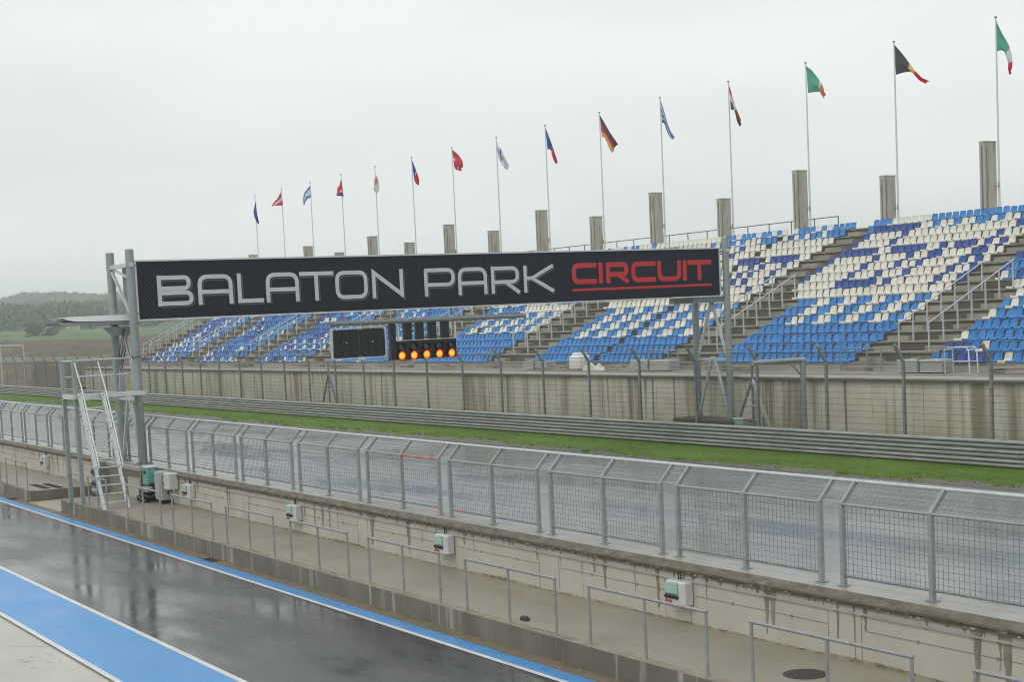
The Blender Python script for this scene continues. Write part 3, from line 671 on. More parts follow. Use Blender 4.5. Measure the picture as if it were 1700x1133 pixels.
mb = MB(); mb.tube([(-.1,0,0),(-.05,-.1,-.15),(.15,-.05,-.2),(.2,0,-.5)], .03, 6); mb.build('cable', M['blk'], c2)
gt = empty('gantry_cabinet', (-56.1,16.3,.03)); tag(gt, 'dark steel switch rack standing behind the ladder foot', 'cabinet')
mb = MB(); mb.bev(-.45,.45,-.2,.2,0,1.45,.03); mb.build('body', M['galv_dark'], gt)
for k in range(6):
    mb = MB(); mb.bev(-.4,.4,-.25,-.2,.15+k*.21,.27+k*.21,.02); mb.build('drawer', M['box_dark'] if k%2 else M['blk'], gt)

# ------------------------------------------------------------------ guardrail in front of the grandstand
gr = empty('guardrail', (-80,41.75,0)); tag(gr, 'triple-beam galvanised guardrail along the grass verge', 'guardrail')
wp = []
for d, f in ((.02,0),(-.01,.05),(-.085,.19),(-.09,.31),(-.02,.45),(.0,.5),(-.02,.55),(-.09,.69),(-.085,.81),(-.01,.95),(.02,1)): wp.append((d, f*.322))
for k in range(3):
    mb = MB(); z = .07+k*.325
    x = -330.
    for (xa, xb) in ((-330,20),):
        for i in range(len(wp)-1):
            (d0, h0), (d1, h1) = wp[i], wp[i+1]
            mb.face([(xa,41.7+d0,z+h0),(xb,41.7+d0,z+h0),(xb,41.7+d1,z+h1),(xa,41.7+d1,z+h1)], 1 if i in (0,4,5,9) else 0)  # valley and seam faces take the painted shade
    mb.build('beam', [M['rail_steel'], M['rail_valley_shade']], gr, (80,-41.75,0))
for i in range(90):
    x = -26-i*2.0; mb = MB(); mb.box(x-.06,x+.06,41.735,41.86,0,1.02)
    for k in range(3): mb.box(x-.045,x+.045,41.66,41.705,.07+k*.325+.14,.07+k*.325+.175)
    mb.build('post', M['galv_dark'], gr, (80,-41.75,0))

# debris fence behind the guardrail
df = empty('debris_fence', (-80,41.95,0)); tag(df, 'tall chain link debris fence with cranked posts behind the guardrail', 'fence')
for i in range(-2, 36):
    x = -37.54-4.12*i; mb = MB()
    mb.bar((x,41.95,0),(x,41.95,3.72),.10,.10); mb.bar((x,41.95,3.68),(x-.05,41.58,4.33),.10,.10,(1,0,0)); mb.build('post', M['galv_dark'], df, (80,-41.95,0))
mb = MB(); x0, x1, H = -165., -28., 3.7
for k in range(12): z = 1.1+k*.235; mb.wire((x0,41.9,z),(x1,41.9,z+0),.0065)
for k in range(3): mb.wire((x0,41.82-.1*k,3.87+.16*k),(x1,41.82-.1*k,3.87+.16*k),.008)
mb.build('cable', M['wire_dark'], df, (80,-41.95,0))
mb = MB(); x = x0-3
s = .075
while x < x1:
    mb.wire((x,41.92,.9),(x+2.8,41.92,3.7),.0021); mb.wire((x+2.8,41.93,.9),(x,41.93,3.7),.0021); x += s
mb.build('chain_link', M['wire_dark'], df, (80,-41.95,0))

# cantilever pipe frame and braced masts by the debris fence
sa = empty('pipe_arm', (-48.0,42.75,0)); tag(sa, 'grey post with a thick pipe arm reaching towards the track', 'signal arm')
mb = MB(); mb.tube([(0,0,0),(0,0,3.72)], .115, 14); mb.build('post', M['gantry'], sa)
mb = MB(); mb.tube([(0,.12,3.72),(-.3,-2.35,3.72)], .095, 14); mb.build('arm', M['galv'], sa)
mb = MB(); mb.bar((0,-.1,3.1),(-.06,-.6,3.62),.06,.06); mb.build('brace', M['gantry'], sa)
for i, (x, lab) in enumerate(((-51.0,'braced mast with climbing rungs right of the right gantry pole'),(-93.6,'braced mast behind guardrail below the black display'))):
    r = empty('braced_mast', (x,42.6,0)); tag(r, lab, 'mast')
    mb = MB(); mb.bar((0,0,0),(0,0,3.6),.085,.085); mb.build('pole', M['galv_dark'], r)
    for sx in (-1.5, 1.4):
        mb = MB(); mb.bar((sx,0,.2),(0,0,2.9),.09,.09); mb.build('stay', M['galv_light'] if sx > 0 and not i else M['galv_dark'], r)
    for k in range(8):
        mb = MB(); pts = [(-.42+j*.084, .04*math.sin(j*1.3+k), .6+k*.3+.02*math.sin(j*1.7)) for j in range(11)]; mb.tube(pts, .024, 5); mb.build('rung', M['galv_light'], r)
gc = empty('small_cabinet', (-51.55,42.4,0)); tag(gc, 'small pale green cabinet behind guardrail beside the gantry pedestal', 'cabinet')
mb = MB(); mb.bev(-.3,.3,-.2,.2,0,1.22,.03); mb.build('body', M['teal_pale'], gc); mb = MB(); mb.bev(-.33,.33,-.23,.23,1.22,1.28,.02); mb.build('lid', M['white_plastic'], gc)

# ------------------------------------------------------------------ grandstand
WY = 43.5; LZ = 3.0
rw = empty('stand_wall', (-90,WY,0)); tag(rw, 'long stained concrete retaining wall below the grandstand', 'wall')
RX0, RX1 = -152.5, 25
mb = MB(); mb.box(RX0, RX1, WY, WY+.4, 0, 2.84); mb.build('wall_face', M['stand_wall'], rw, (90,-WY,0))
mb = MB(); mb.bev(RX0, RX1, WY-.14, WY+.6, 2.84, LZ, .02); mb.build('coping', M['ledge'], rw, (90,-WY,0))
mb = MB(); mb.box(RX0, RX1, WY-.143, WY-.14, 2.845, 2.93); mb.build('coping_edge', M['coping_edge'], rw, (90,-WY,0))
mb = MB(); x = RX1
while x > RX0:
    mb.box(x-.02, x, WY-.004, WY, 0, 2.84); x -= 5.6
mb.build('joint', M['joint'], rw, (90,-WY,0))
NR = 17; Y0, DY, DZ = 47.35, .85, .41
zt = lambda k: 2.95+DZ*k
yt = lambda k: Y0+DY*(k-1)
gs = empty('grandstand', (-80,47,0)); tag(gs, 'open concrete grandstand terraces with railed stairs', 'grandstand')
GO = (80,-47,0)
SX0, SX1 = -150.3, 25
mb = MB()
mb.box(SX0-2, SX1, WY+.4, Y0, 0, LZ-.004, 0)
for k in range(1, NR+1):
    zb = LZ-.3 if k == 1 else zt(k-1)-.25
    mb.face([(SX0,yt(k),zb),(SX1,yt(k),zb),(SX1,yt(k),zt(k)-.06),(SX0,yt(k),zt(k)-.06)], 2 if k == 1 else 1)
    ye = yt(k+1) if k < NR else yt(NR)+2.6
    mb.box(SX0, SX1, yt(k)-.05, ye+.06, zt(k)-.075, zt(k), 0)
mb.face([(SX0,Y0,0)]+[p for k in range(1,NR+1) for p in ((SX0,yt(k),zt(k)-.02),(SX0,yt(k+1),zt(k)-.02))]+[(SX0,yt(NR+1),0)], 1)
mb.face([(SX0,yt(NR)+2.6,0),(SX1,yt(NR)+2.6,0),(SX1,yt(NR)+2.6,zt(NR)-.07),(SX0,yt(NR)+2.6,zt(NR)-.07)], 1)
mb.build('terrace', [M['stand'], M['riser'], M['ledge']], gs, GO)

P = .4685
blocks = [  # name, lower left, right end, words
 ('R', -45.8, 2.0, 'rightmost block'),
 ('C', -59.52, -50.15, 'block right of gantry leg'),
 ('B', -76.28, -64.1, 'block left of gantry leg'),
 ('A', -90.5, -81.1, 'block right of start lights'),
 ('A2', -104.4, -94.9, 'block behind start lights'),
 ('D', -118.1, -108.7, 'block left of the display'),
 ('E', -132.0, -122.6, 'second block from the left'),
 ('F', -145.9, -136.5, 'leftmost block')]
# aisles: half steps between blocks, railed well in the lower part
for i in range(1, len(blocks)):
    xl = blocks[i][2]; xr = blocks[i-1][1]
    for (a, b, kk) in ((xl+.1, xl+1.35, NR), (xr-1.25, xr-.1, 8)):
        mb = MB()
        for k in range(1, kk+1): mb.box(a, b, yt(k)-.42, yt(k)+.02, zt(k)-.45, zt(k)-.205, 0)
        mb.build('stair_flight', M['stand'], gs, GO)
rails = [(-48.2,-46.5),(-62.1,-60.4),(-79.6,-78.0),(-93.4,-91.7),(-107.3,-105.6),(-121.2,-119.4),(-135.1,-133.3),(-148.9,-147.1)]
for a, b in rails:
    for x in (a, b):
        mb = MB(); top = []
        for k in range(2, 9):
            y = yt(k)+.12; mb.bar((x,y,zt(k)-.1),(x,y,zt(k)+1.17),.055,.055)
        mb.tube([(x,yt(2)+.05,zt(2)+1.14),(x,yt(8)+.2,zt(8)+1.22)], .03, 8)
        mb.build('stair_rail', M['galv_light'], gs, GO)
    mb = MB(); y = yt(8)+.16; mb.tube([(a,y,zt(8)+1.17),(b,y,zt(8)+1.17)], .028, 8); mb.build('landing_rail', M['galv'], gs, GO); mb = MB()
    mb.bar((a-.6,Y0-.3,LZ),(a-.6,Y0-.3,LZ+1.15),.05,.05); mb.tube([(a-2.2,Y0-.3,LZ+.95),(a+.2,Y0-.3,LZ+.95)], .03, 8); mb.bar((a-2.2,Y0-.3,LZ),(a-2.2,Y0-.3,LZ+.95),.05,.05)
    mb.bar((a+.2,Y0-.3,LZ),(a+.2,Y0-.3,LZ+.95),.05,.05)
    mb.build('foot_rail', M['galv'], gs, GO)
mb = MB(); yb = yt(NR)+2.0; zb = zt(NR); x = -67.3
mb.tube([(-150,yb,zb+.93),(-67.3,yb,zb+.93)], .03, 8); mb.tube([(-150,yb,zb+.1),(-67.3,yb,zb+.1)], .02, 6)
while x > -150: mb.bar((x,yb,zb),(x,yb,zb+.93),.05,.05); x -= 2.0
mb.build('back_rail', M['galv_dark'], gs, GO)
mb = MB()
for (o_, z) in ((0,1.1),(0,.55)):
    mb.tube([(SX0-.1,Y0-.2,LZ+z),(SX0-.1,yt(NR),zt(NR)+z)], .025, 6); mb.tube([(SX0-4.5,Y0-.2,LZ+z),(SX0-4.5,yt(NR),zt(NR)+z)], .025, 6)
for k in range(1, NR, 2):
    for xx in (SX0-.1, SX0-4.5): mb.bar((xx,yt(k),zt(k)-.1),(xx,yt(k),zt(k)+1.1),.05,.05)
mb.build('end_rail', M['galv'], gs, GO)
mb = MB(); mb.box(SX0-4.6, SX0, Y0, yt(NR), -.2, .0)
for k in range(1, NR+1): mb.box(SX0-4.6, SX0, yt(k), yt(k)+DY+.05, zt(k)-.2, zt(k)-.02)
mb.build('end_stair', M['stand'], gs, GO)

# seats
def seat_bm():
    mb = MB(); w = .203
    def grid(rows, flip=False):
        n = len(rows[0])
        vs = [p for r in rows for p in r]; fs = []
        for i in range(len(rows)-1):
            for j in range(n-1): fs.append((i*n+j, i*n+j+1, (i+1)*n+j+1, (i+1)*n+j))
        mb.mesh_(vs, fs, 0, True)
    prof = [(-.07,-.055,1.0),(-.085,-.005,1.0),(-.05,.03,1.0),(.06,.022,1.0),(.2,.02,1.0),(.29,.035,1.0),(.33,.09,.98),(.36,.2,.95),(.385,.29,.9),(.395,.33,.8),(.40,.35,.62)]
    xs = (-1,-.8,-.3,.3,.8,1)
    rows = []
    for (y, z, s_) in prof:
        rows.append([(x*w*s_, y-(.03 if abs(x) > .9 and z > .06 else 0), z+(.018 if abs(x) > .9 and z < .06 else 0)) for x in xs])
    grid(rows)
    back = [[(p[0],p[1]+.035,p[2]-(.03 if i < 6 else 0)) for p in r] for i, r in enumerate(rows)]
    grid(back)
    for i in range(len(rows)-1):
        for j in (0, 5): mb.face([rows[i][j], rows[i+1][j], back[i+1][j], back[i][j]], 0)
    for i in (0, len(rows)-1): 
        for j in range(5): mb.face([rows[i][j], rows[i][j+1], back[i][j+1], back[i][j]], 0)
    mb.box(-.15,-.11,.05,.3,-.05,.02); mb.box(.11,.15,.05,.3,-.05,.02)
    return mb
SB = seat_bm()
SM = {c: SB.data('seat_shell', M['seat_'+c]) for c in 'WbD'}
CT = {17:'bbbWWWWWWbbbbbbbbbbbbbbbbb ',16:'bbDDDDDDDWWbWWbWWbbWbWWbWWb',15:'  DWWWWWDWWWWWWWWWWWWWWWDWW',14:'  DWWWWWDWWWWWWWWWWWWWWDWWW',13:'  DDDDDDWWDDDDDWWDWDDDWDWDW',12:'  DWWWWWWDWWWWDWWDDWWWWDDWW',11:'  DWWWWWWDWWWWDWWDWWWWWDWDW',10:'  DWWWWWWDWWWDWWWDWWWWWDWWD',9:'   WWWWWWDDDDDDWDWWWWWWDWWD'}
BT = {17:'WWbbWbbbWbbWbW.WbbbWbWbbbb',16:'WbWbbbWbWWWbbb.WDWbWbbWbbbW',15:'WDWWWWDWWDWWWW.WWWWWWWWWWW',14:'WWWDWWWWWDWWWW.WWWWWWWWWWW',13:'DDDWWDDDWWWWWDDDD.WDDDDDWW',12:'WDWWDWWDWWWWWW.WWDWDWWWDWW',11:'WDWWWDWWDWWWWWW.WDWDWWWDWW',10:'WDWWDWWWWDWWWW.WWWDWDWWWDWW'[:26],9:'WDWWDWWWWDWWWW.WWWWWWWWDWW'}
RT = {1:'bbDDDDDbWbbWbbbb',2:'DDDbWbbbbDbb',3:'Wbbbbbbbbb',4:'bbbbbbbbb',5:'Wbbbbbbb',6:'bWbWbbW',7:'WbbWbb',8:'WWbW'}
def colour(b, k, j, n):
    """j counted from the right end of the block (from the left end for R)"""
    if b == 'R':
        if k in RT and j < len(RT[k]): return RT[k][j]
        return 'b' if k <= 4 else R.choice('WWbD' if k < 9 else 'bbDDW')
    if b == 'C':
        if k <= 4: return 'b'
        if k <= 7: return 'W' if ((n-1-j) % 4) in (3, 0) and (n-1-j) > 2 else 'b'
        if k == 8: return 'W'
        s_ = CT[k]; i = 26-j; return s_[i] if 0 <= i < len(s_) and s_[i] != ' ' else ('W' if i > 1 else '.')
    if b == 'B':
        if k >= 9:
            s_ = BT[k]; i = 25-j; return s_[i] if 0 <= i < len(s_) else 'W'
        if j == 12: return '.'
        if k <= 3: return 'b'
        if k <= 7: return 'W' if ((n-1-j-(1 if j < 12 else 0)) % 4) in (2, 3) else 'b'
        return 'W'
    if b == 'A':
        if k <= 4: return 'b'
        if k <= 7: return 'W' if ((n-1-j) % 4) in (2, 3) else 'b'
        if k == 8: return 'W' if j < 12 else ('W' if j == 18 else 'b')
        return 'W' if R.random() < .7 else 'b'
    if b == 'A2':
        if k <= 5: return 'W' if R.random() < .06 else 'b'
        return R.choice('bbbbWD')
    if b == 'D':
        i = n-1-j
        if k in (1, 3, 4): return 'W' if i % 4 == 3 else ('b' if R.random() < .6 else 'D')
        if k <= 4: return 'b' if R.random() < .75 else 'D'
        return 'W' if (k > 7 and R.random() < .12) or (j == 7 and k % 2) else ('D' if j > 5 and R.random() < .6 else 'b')
    i = n-1-j
    if R.random() < (.22 if b == 'F' else .13): return 'W'
    if j < n*.45: return 'b' if R.random() < (.9 if b == 'E' else .75) else 'D'
    return 'D' if R.random() < .4 else 'b'

# camera model (shared with the camera below) to find the seats that show largest
AZ, PT, RL = 1.02917196, .0821630495, .0467969102
FPX, CYP = 2596.19, 740.
fw = Vector((-math.sin(AZ)*math.cos(PT), math.cos(AZ)*math.cos(PT), -math.sin(PT))); r0 = Vector((math.cos(AZ), math.sin(AZ), 0)); d0 = fw.cross(r0)
rt = r0*math.cos(RL)+d0*math.sin(RL); dn = d0*math.cos(RL)-r0*math.sin(RL); CAM = Vector((0,0,6.0))
def px(p):
    q = Vector(p)-CAM; z = q.dot(fw); return 850+FPX*q.dot(rt)/z, CYP+FPX*q.dot(dn)/z, z
seats = []
for (b, xl, xr, words) in blocks:
    for k in range(1, NR+1):
        left = xl
        if b != 'R':
            prev = [q for q in blocks].index((b, xl, xr, words))
            shift = {8: .95, 9: 2.3}.get(k, 3.15 if k > 9 else 0)
            nxt = blocks[prev+1][2] if prev+1 < len(blocks) else xl-4.5
            left = max(xl-shift, nxt+1.35)
            if k == NR: left = nxt+.05
        else:
            shift = {8: .95, 9: 2.3}.get(k, 2.9 if k > 9 else 0); left = xl-shift
        n = int((xr-left)/P+.02)
        for j in range(n):
            if b == 'R': x = left+P*(j+.5); jj = j
            else: x = xr-P*(j+.5); jj = j
            c = colour(b, k, jj, int((xr-xl)/P+.02))
            if c == '.' or (b in 'DEFA2' and R.random() < .02): continue
            il = j+1 if b == 'R' else n-j
            seats.append((x, yt(k), zt(k), c, k, il, words))
vis = []
for s in seats:
    u, v, z = px((s[0], s[1]+.2, s[2]+.2))
    hid = (225 < u < 1197 and v > 432-.0227*(u-225)-4 and v < 531-.0403*(u-229)+3) or u > 1705 or u < -10 or (1195 < u < 1214)
    if not hid: vis.append((z, s))
vis.sort(key=lambda q: q[0]); near = [q[1] for q in vis[:300]]; ns = set((s[0], s[1]) for s in near)
CN = {'W': 'white', 'b': 'pale-blue', 'D': 'dark-blue'}
for s in near:
    o = bpy.data.objects.new('stadium_seat', SM[s[3]]); COL.objects.link(o); o.location = (s[0]+R.uniform(-.012,.012), s[1]+R.uniform(-.01,.01), s[2]+.03); o.rotation_euler = (R.gauss(0,.045), 0, R.gauss(0,.035))
    il = ORD[s[5]-1] if s[5] <= len(ORD) else str(s[5])
    tag(o, f'{CN[s[3]]} plastic seat, {ORD[s[4]-1]} row up, {il} from left end, {s[6]}', 'seat', 'plastic seats of the grandstand')
allv = []; allf = []; mi = []
base = [Vector(v) for v in SB.v]; ci = {'W':0,'b':1,'D':2}
lo = [v for v in base]
for s in seats:
    if (s[0], s[1]) in ns: continue
    u, v, z = px((s[0], s[1]+.2, s[2]+.2))
    if u > 2400: continue
    b0 = len(allv); a = R.gauss(0,.03); dx = R.uniform(-.015,.015); tl = R.gauss(0,.03)
    for p in base: allv.append((p.x-p.y*a+s[0]+dx, p.y+p.x*a+p.z*tl+s[1], p.z+s[2]+.03))
    for f in SB.f: allf.append(tuple(i+b0 for i in f)); mi.append(ci[s[3]])
me = bpy.data.meshes.new('distant_seats'); me.from_pydata(allv, [], allf)
for c in 'WbD': me.materials.append(M['seat_'+c])
me.polygons.foreach_set('material_index', mi); me.polygons.foreach_set('use_smooth', [True]*len(mi)); me.update()
o = bpy.data.objects.new('distant_seats', me); COL.objects.link(o); o['kind'] = 'stuff'; o['label'] = 'rows of blue and white plastic seats further along the stand'; o['category'] = 'seats'

# pillars, flagpoles, flags
PY = 62.0
for i in range(15):
    X = -55.4-6.994*i; tall = i % 2 == 0; ztp = 13.65 if tall else 12.65
    r = empty('concrete_pillar', (X,PY,9.0)); 
    tag(r, f'{"tall" if tall else "short"} stained concrete pillar at the back of stand, {ORD[i]} from right', 'pillar', 'concrete pillars along the back of the stand')
    mb = MB(); h = ztp-9
    mb.box(-.17,.17,-.42,.42,0,h); mb.box(-.19,.19,-.44,.44,h-.05,h+.01); mb.build('shaft', M['pillar'], r)
    mb = MB(); mb.box(.168,.176,-.30,-.24,0,h-.3); mb.box(-.05,.05,-.426,-.415,0,h-.2); mb.build('groove', M['pillar_dark'], r)
    mb = MB(); mb.bar((.17,.30,h*.52),(.36,.34,h*.52),.03,.03); mb.tube([(.36,.34,h*.50),(.36,.34,h*.56)], .03, 6); mb.build('bracket', M['galv_dark'], r)

FC = {}
def fm(name, c):
    if name not in FC: FC[name] = mat('flag_'+name, c, None, .7, 0, transl=.8)
    return FC[name]
K_, RE, YE, GN, WH_, BL, OR_, LB = fm('black',(.12,.12,.135)), fm('red',(.75,.09,.13)), fm('yellow',(.88,.6,.2)), fm('green',(.16,.48,.37)), fm('white',(.84,.84,.88)), fm('blue',(.12,.15,.55)), fm('orange',(.85,.33,.16)), fm('sky_blue',(.12,.22,.6))
flags = [
 (1650,34,'green, white and red', lambda u,v: 0 if u<.45 else 1 if u<.68 else 2, [GN,WH_,RE], [(0,2),(9,25),(17,45),(21,65),(21.5,85),(18,94)], [(0,54),(6,53),(11,58),(14,72),(13.5,86),(16,94)]),
 (1479,71,'black, yellow and red', lambda u,v: 0 if u<.45 else 1 if u<.62 else 2, [K_,YE,RE], [(0,3),(10,17),(19,32),(29,47),(42,60),(53,67)], [(1,53),(10,51),(19,50),(27,51),(38,63),(48,70)]),
 (1332,108,'green, white and orange', lambda u,v: 0 if u<.6 else 1 if u<.68 else 2, [GN,WH_,OR_], [(0,3),(9,11),(15,22),(20,30),(26,40),(30,52)], [(2,48),(8,48),(14,48),(19,48),(22,52),(26,59)]),
 (1206,138,'red, white and dark green', lambda u,v: 0 if v<.36 else 1 if v<.62 and u<.6 else 2, [RE,WH_,fm('dark_green',(.05,.14,.13))], [(0,3),(4,15),(6,28),(9,42),(14,55),(18,65)], [(2,45),(5,45),(7,46),(9,52),(10,68),(15,77)]),
 (1092,165,'blue and white striped', lambda u,v: 0 if int(v*7)%2==0 else 1, [LB,WH_], [(0,3),(3,15),(6,27),(9,40),(14,55),(20,66)], [(1,40),(4,40),(6,43),(9,54),(14,66),(17,70)]),
 (991,190,'black, red and gold', lambda u,v: 0 if v<.34 else 1 if v<.74 else 2, [K_,RE,YE], [(0,3),(7,17),(14,31),(21,42),(25,48),(27,53)], [(2,40),(6,40),(9,46),(12,54),(15,62),(17,67)]),
 (901,212,'blue, white and red', lambda u,v: 0 if u<.5 else 1 if u<.56 else 2, [BL,WH_,RE], [(0,3),(4,14),(8,27),(11,37),(14,50),(17,62)], [(2,39),(5,38),(8,40),(9,46),(12,58),(15,64)]),
 (821,232,'white flag with blue cross', lambda u,v: 1 if .28<u<.38 or .44<v<.58 else 0, [WH_,BL], [(0,5),(3,14),(8,22),(13,35),(17,45),(19,50)], [(1,30),(4,36),(7,43),(10,47),(13,52),(15,54)]),
 (748,250,'red flag with small white patches', lambda u,v: 1 if (u<.2 and .42<v<.58) or (.42<u<.52 and v>.72) else 0, [RE,WH_], [(0,2),(5,6),(11,12),(16,20),(18,25),(15,32)], [(2,30),(4,35),(7,37),(10,38),(12,38),(14,37)]),
 (681,266,'blue over red', lambda u,v: 0 if u<.4 else 1 if (u<.5 and v<.5) else 2, [BL,WH_,RE], [(0,2),(3,11),(6,20),(8.5,28),(11,38),(10.5,45)], [(1,22),(2,30),(2.5,36),(4,40),(7,44),(9,46)]),
 (619,280,'pale white with orange patch', lambda u,v: 1 if .15<u<.5 and .2<v<.7 else 0, [WH_,OR_], [(0,12),(3,15),(5,22),(5,30),(5,36),(3,42)], [(0,17),(-3,24),(-3,31),(-4,37),(-2,41),(2,44)]),
 (563,295,'red, white and blue chequered', lambda u,v: 0 if v<.4 or u<.25 else 1 if v<.62 else 2, [RE,WH_,BL], [(0,4),(-2,12),(-3,18),(-6,21),(-7,28),(-9,33)], [(2,36),(1,36),(-1,35.5),(-2,35),(-4,34.5),(-8,35)]),
 (514,306,'white flag with blue bars', lambda u,v: 1 if .1<v<.22 or .78<v<.9 or (.4<u<.6 and .4<v<.6) else 0, [WH_,LB], [(0,4),(-4,9),(-9,16),(-11,22),(-12,30),(-12,36)], [(1,25),(-2,26),(-5,27),(-7,30),(-10,33),(-12,38)]),
 (464,318,'red and white banded', lambda u,v: 0 if v<.36 or v>.66 else 1, [RE,WH_], [(0,3),(-5,10),(-7,14),(-10,18),(-13,22),(-16,26)], [(1,27),(-2,27),(-5,27),(-8,27),(-11,27),(-15,28)]),
 (420,327,'plain dark blue', lambda u,v: 0, [BL], [(0,10),(-2,20),(-3,26),(-2,34),(0,40),(3,46)], [(1,14),(1.5,22),(2,28),(2.5,34),(3,40),(4,47)]),
]
for i, (fx, fy, words, cf, mats_, T, B) in enumerate(flags):
    X = -55.15-6.994*i; Y = PY+.5
    r = empty('flagpole', (X,Y,9.4)); 
    tag(r, f'white flagpole flying the {words} flag' if not 'flag' in words else f'white flagpole flying the {words}', 'flagpole', 'flagpoles along the back of the stand')
    ztop = 19.75-9.4
    mb = MB(); mb.tube([(0,0,-1),(0,0,ztop)], .065, 8, r1=.035); mb.build('pole', M['pole_white'], r)
    mb = MB(); mb.tube([(0,0,ztop),(0,0,ztop+.06)], .07, 8); mb.build('finial', M['galv_dark'], r)
    dep = px((X,Y,19.7))[2]; mpp = dep/FPX
    hv = Vector((rt.x, rt.y, 0)).normalized(); dv = Vector((fw.x, fw.y, 0)).normalized()
    mb = MB(); NU, NV = 22, 14
    def lerp(L_, u):
        f = u*5; a = min(int(f), 4); t_ = f-a; p, q = L_[a], L_[a+1]; return p[0]*(1-t_)+q[0]*t_, p[1]*(1-t_)+q[1]*t_
    grid = []
    ph = R.uniform(0,6)
    for a in range(NU+1):
        u = a/NU; tx, tz = lerp(T, u); bx, bz = lerp(B, u); row = []
        for b in range(NV+1):
            v = b/NV; hx = tx+(bx-tx)*v; hz = tz+(bz-tz)*v
            wob = (.22*u**.5+.03)*math.sin(v*7+u*5+ph)+.10*u*math.sin(v*15-u*4+ph*2)
            p = hv*(hx*mpp+.05*u*math.sin(v*9+ph))+Vector((0,0,-hz*mpp))-dv*(wob+.35*u)
            row.append((p.x, p.y, p.z))
        grid.append(row)
    for a in range(NU):
        for b in range(NV):
            mb.face([grid[a][b], grid[a+1][b], grid[a+1][b+1], grid[a][b+1]], cf((a+.5)/NU, (b+.5)/NV), True)
    me = mb.data('flag', mats_)
    import bmesh as _b
    bm = _b.new(); bm.from_mesh(me); _b.ops.remove_doubles(bm, verts=bm.verts, dist=1e-5); bm.to_mesh(me); bm.free()
    o = bpy.data.objects.new('flag', me); COL.objects.link(o); o.location = (X+.04, Y, 19.72)
    tag(o, f'{words} flag waving at the top of its pole' if 'flag' not in words else f'{words}, waving at the top of its pole', 'flag', 'flags along the back of the stand')

# things left lying on the stand's front ledge
def on_ledge(name, x, y): return empty(name, (x, y, LZ))
r = on_ledge('storage_tank', -69.4, 46.2); tag(r, 'white bulky plastic tank on the ledge before the seats', 'tank')
mb = MB(); mb.bev(-.46,.46,-.45,.45,.1,.82,.12); mb.bev(-.34,.34,-.3,.3,.82,.93,.06); mb.build('body', M['white_plastic'], r)
mb = MB(); mb.box(-.6,.6,-.55,.55,0,.1); mb.build('pallet', M['wood'], r)
def slats(x, y, l, n, lab):
    r = on_ledge('slat_stack', x, y); tag(r, lab, 'stack', 'stacks of pale slats on the ledge')
    for s_ in (0, 1):
        mb = MB()
        for k in range(n): mb.bev(-l/2+s_*(l/2+.04), s_*(l/2+.04)-.02, -.35+R.uniform(-.03,.03), .35, .04+k*.085, .04+k*.085+.07, .01)
        mb.build('bundle', M['stack'], r)
    mb = MB(); mb.box(-.06,.02,-.38,.38,0,.1+n*.085); mb.build('strap', M['galv_dark'], r)
slats(-62.9, 46.3, 3.2, 6, 'stack of pale slats on ledge under the sign right end')
slats(-44.9, 46.4, 2.4, 6, 'stack of pale slats on ledge beside the barrier frame')
slats(-73.6, 46.3, 2.4, 5, 'stack of pale slats on ledge left of the white tank')
r = on_ledge('barrier_frame', -43.0, 46.2); tag(r, 'upright bright tube frame leaning on ledge before dark blue seats', 'frame')
mb = MB()
for y in (-.1,.35):
    mb.tube([(-.55,y,0),(-.62,y+.05,.9),(-.5,y+.05,1.0),(.5,y+.05,1.0),(.6,y+.05,.9),(.7,y,0)], .03, 8); mb.tube([(-.58,y,.45),(.63,y,.45)], .022, 8)
for x in (-.58,.6): mb.tube([(x,-.1,.9),(x,.35,.95)], .022, 8)
mb.build('tubes', M['alu'], r)
r = on_ledge('crumpled_sheet', -67.6, 46.0); tag(r, 'crumpled white sheet lying right of the white tank', 'sheet')
mb = MB(); 
gr_ = [[(-.8+i*.2, -.3+j*.15, .28*math.exp(-((i-3)/3)**2)*(1+.5*math.sin(i*2.1+j*1.7))+.02) for j in range(5)] for i in range(10)]
for i in range(9):
    for j in range(4): mb.face([gr_[i][j],gr_[i+1][j],gr_[i+1][j+1],gr_[i][j+1]], 0, False)
for i in range(9): mb.face([gr_[i][0],gr_[i+1][0],(gr_[i+1][0][0],-.3,0),(gr_[i][0][0],-.3,0)])
mb.build('sheet', M['white_plastic'], r)
for i, (x, l) in enumerate(((-66.2,1.8),(-84.5,2.6),(-99.5,3.2),(-118,4.0),(-126.5,3.0),(-138,3.5),(-56.5,3.0),(-40.5,2.6),(-70.9,1.6))):
    r = on_ledge('plank_pile', x, 46.2); tag(r, f'loose pile of weathered planks on the stand ledge, {ORD[sorted([66.2,84.5,99.5,118,126.5,138,56.5,40.5,70.9]).index(-x)]} from the right', 'planks', 'piles of planks on the stand ledge')
    for k in range(4):
        mb = MB(); a = R.uniform(-.12,.12); mb.bar((-l/2+R.uniform(0,.4),R.uniform(-.4,.4),.05+k*.07),(l/2-R.uniform(0,.4),R.uniform(-.4,.4)+a,.05+k*.07+R.uniform(0,.12)),.16,.06); mb.build('plank', M['wood'] if k % 2 else M['ledge'], r)

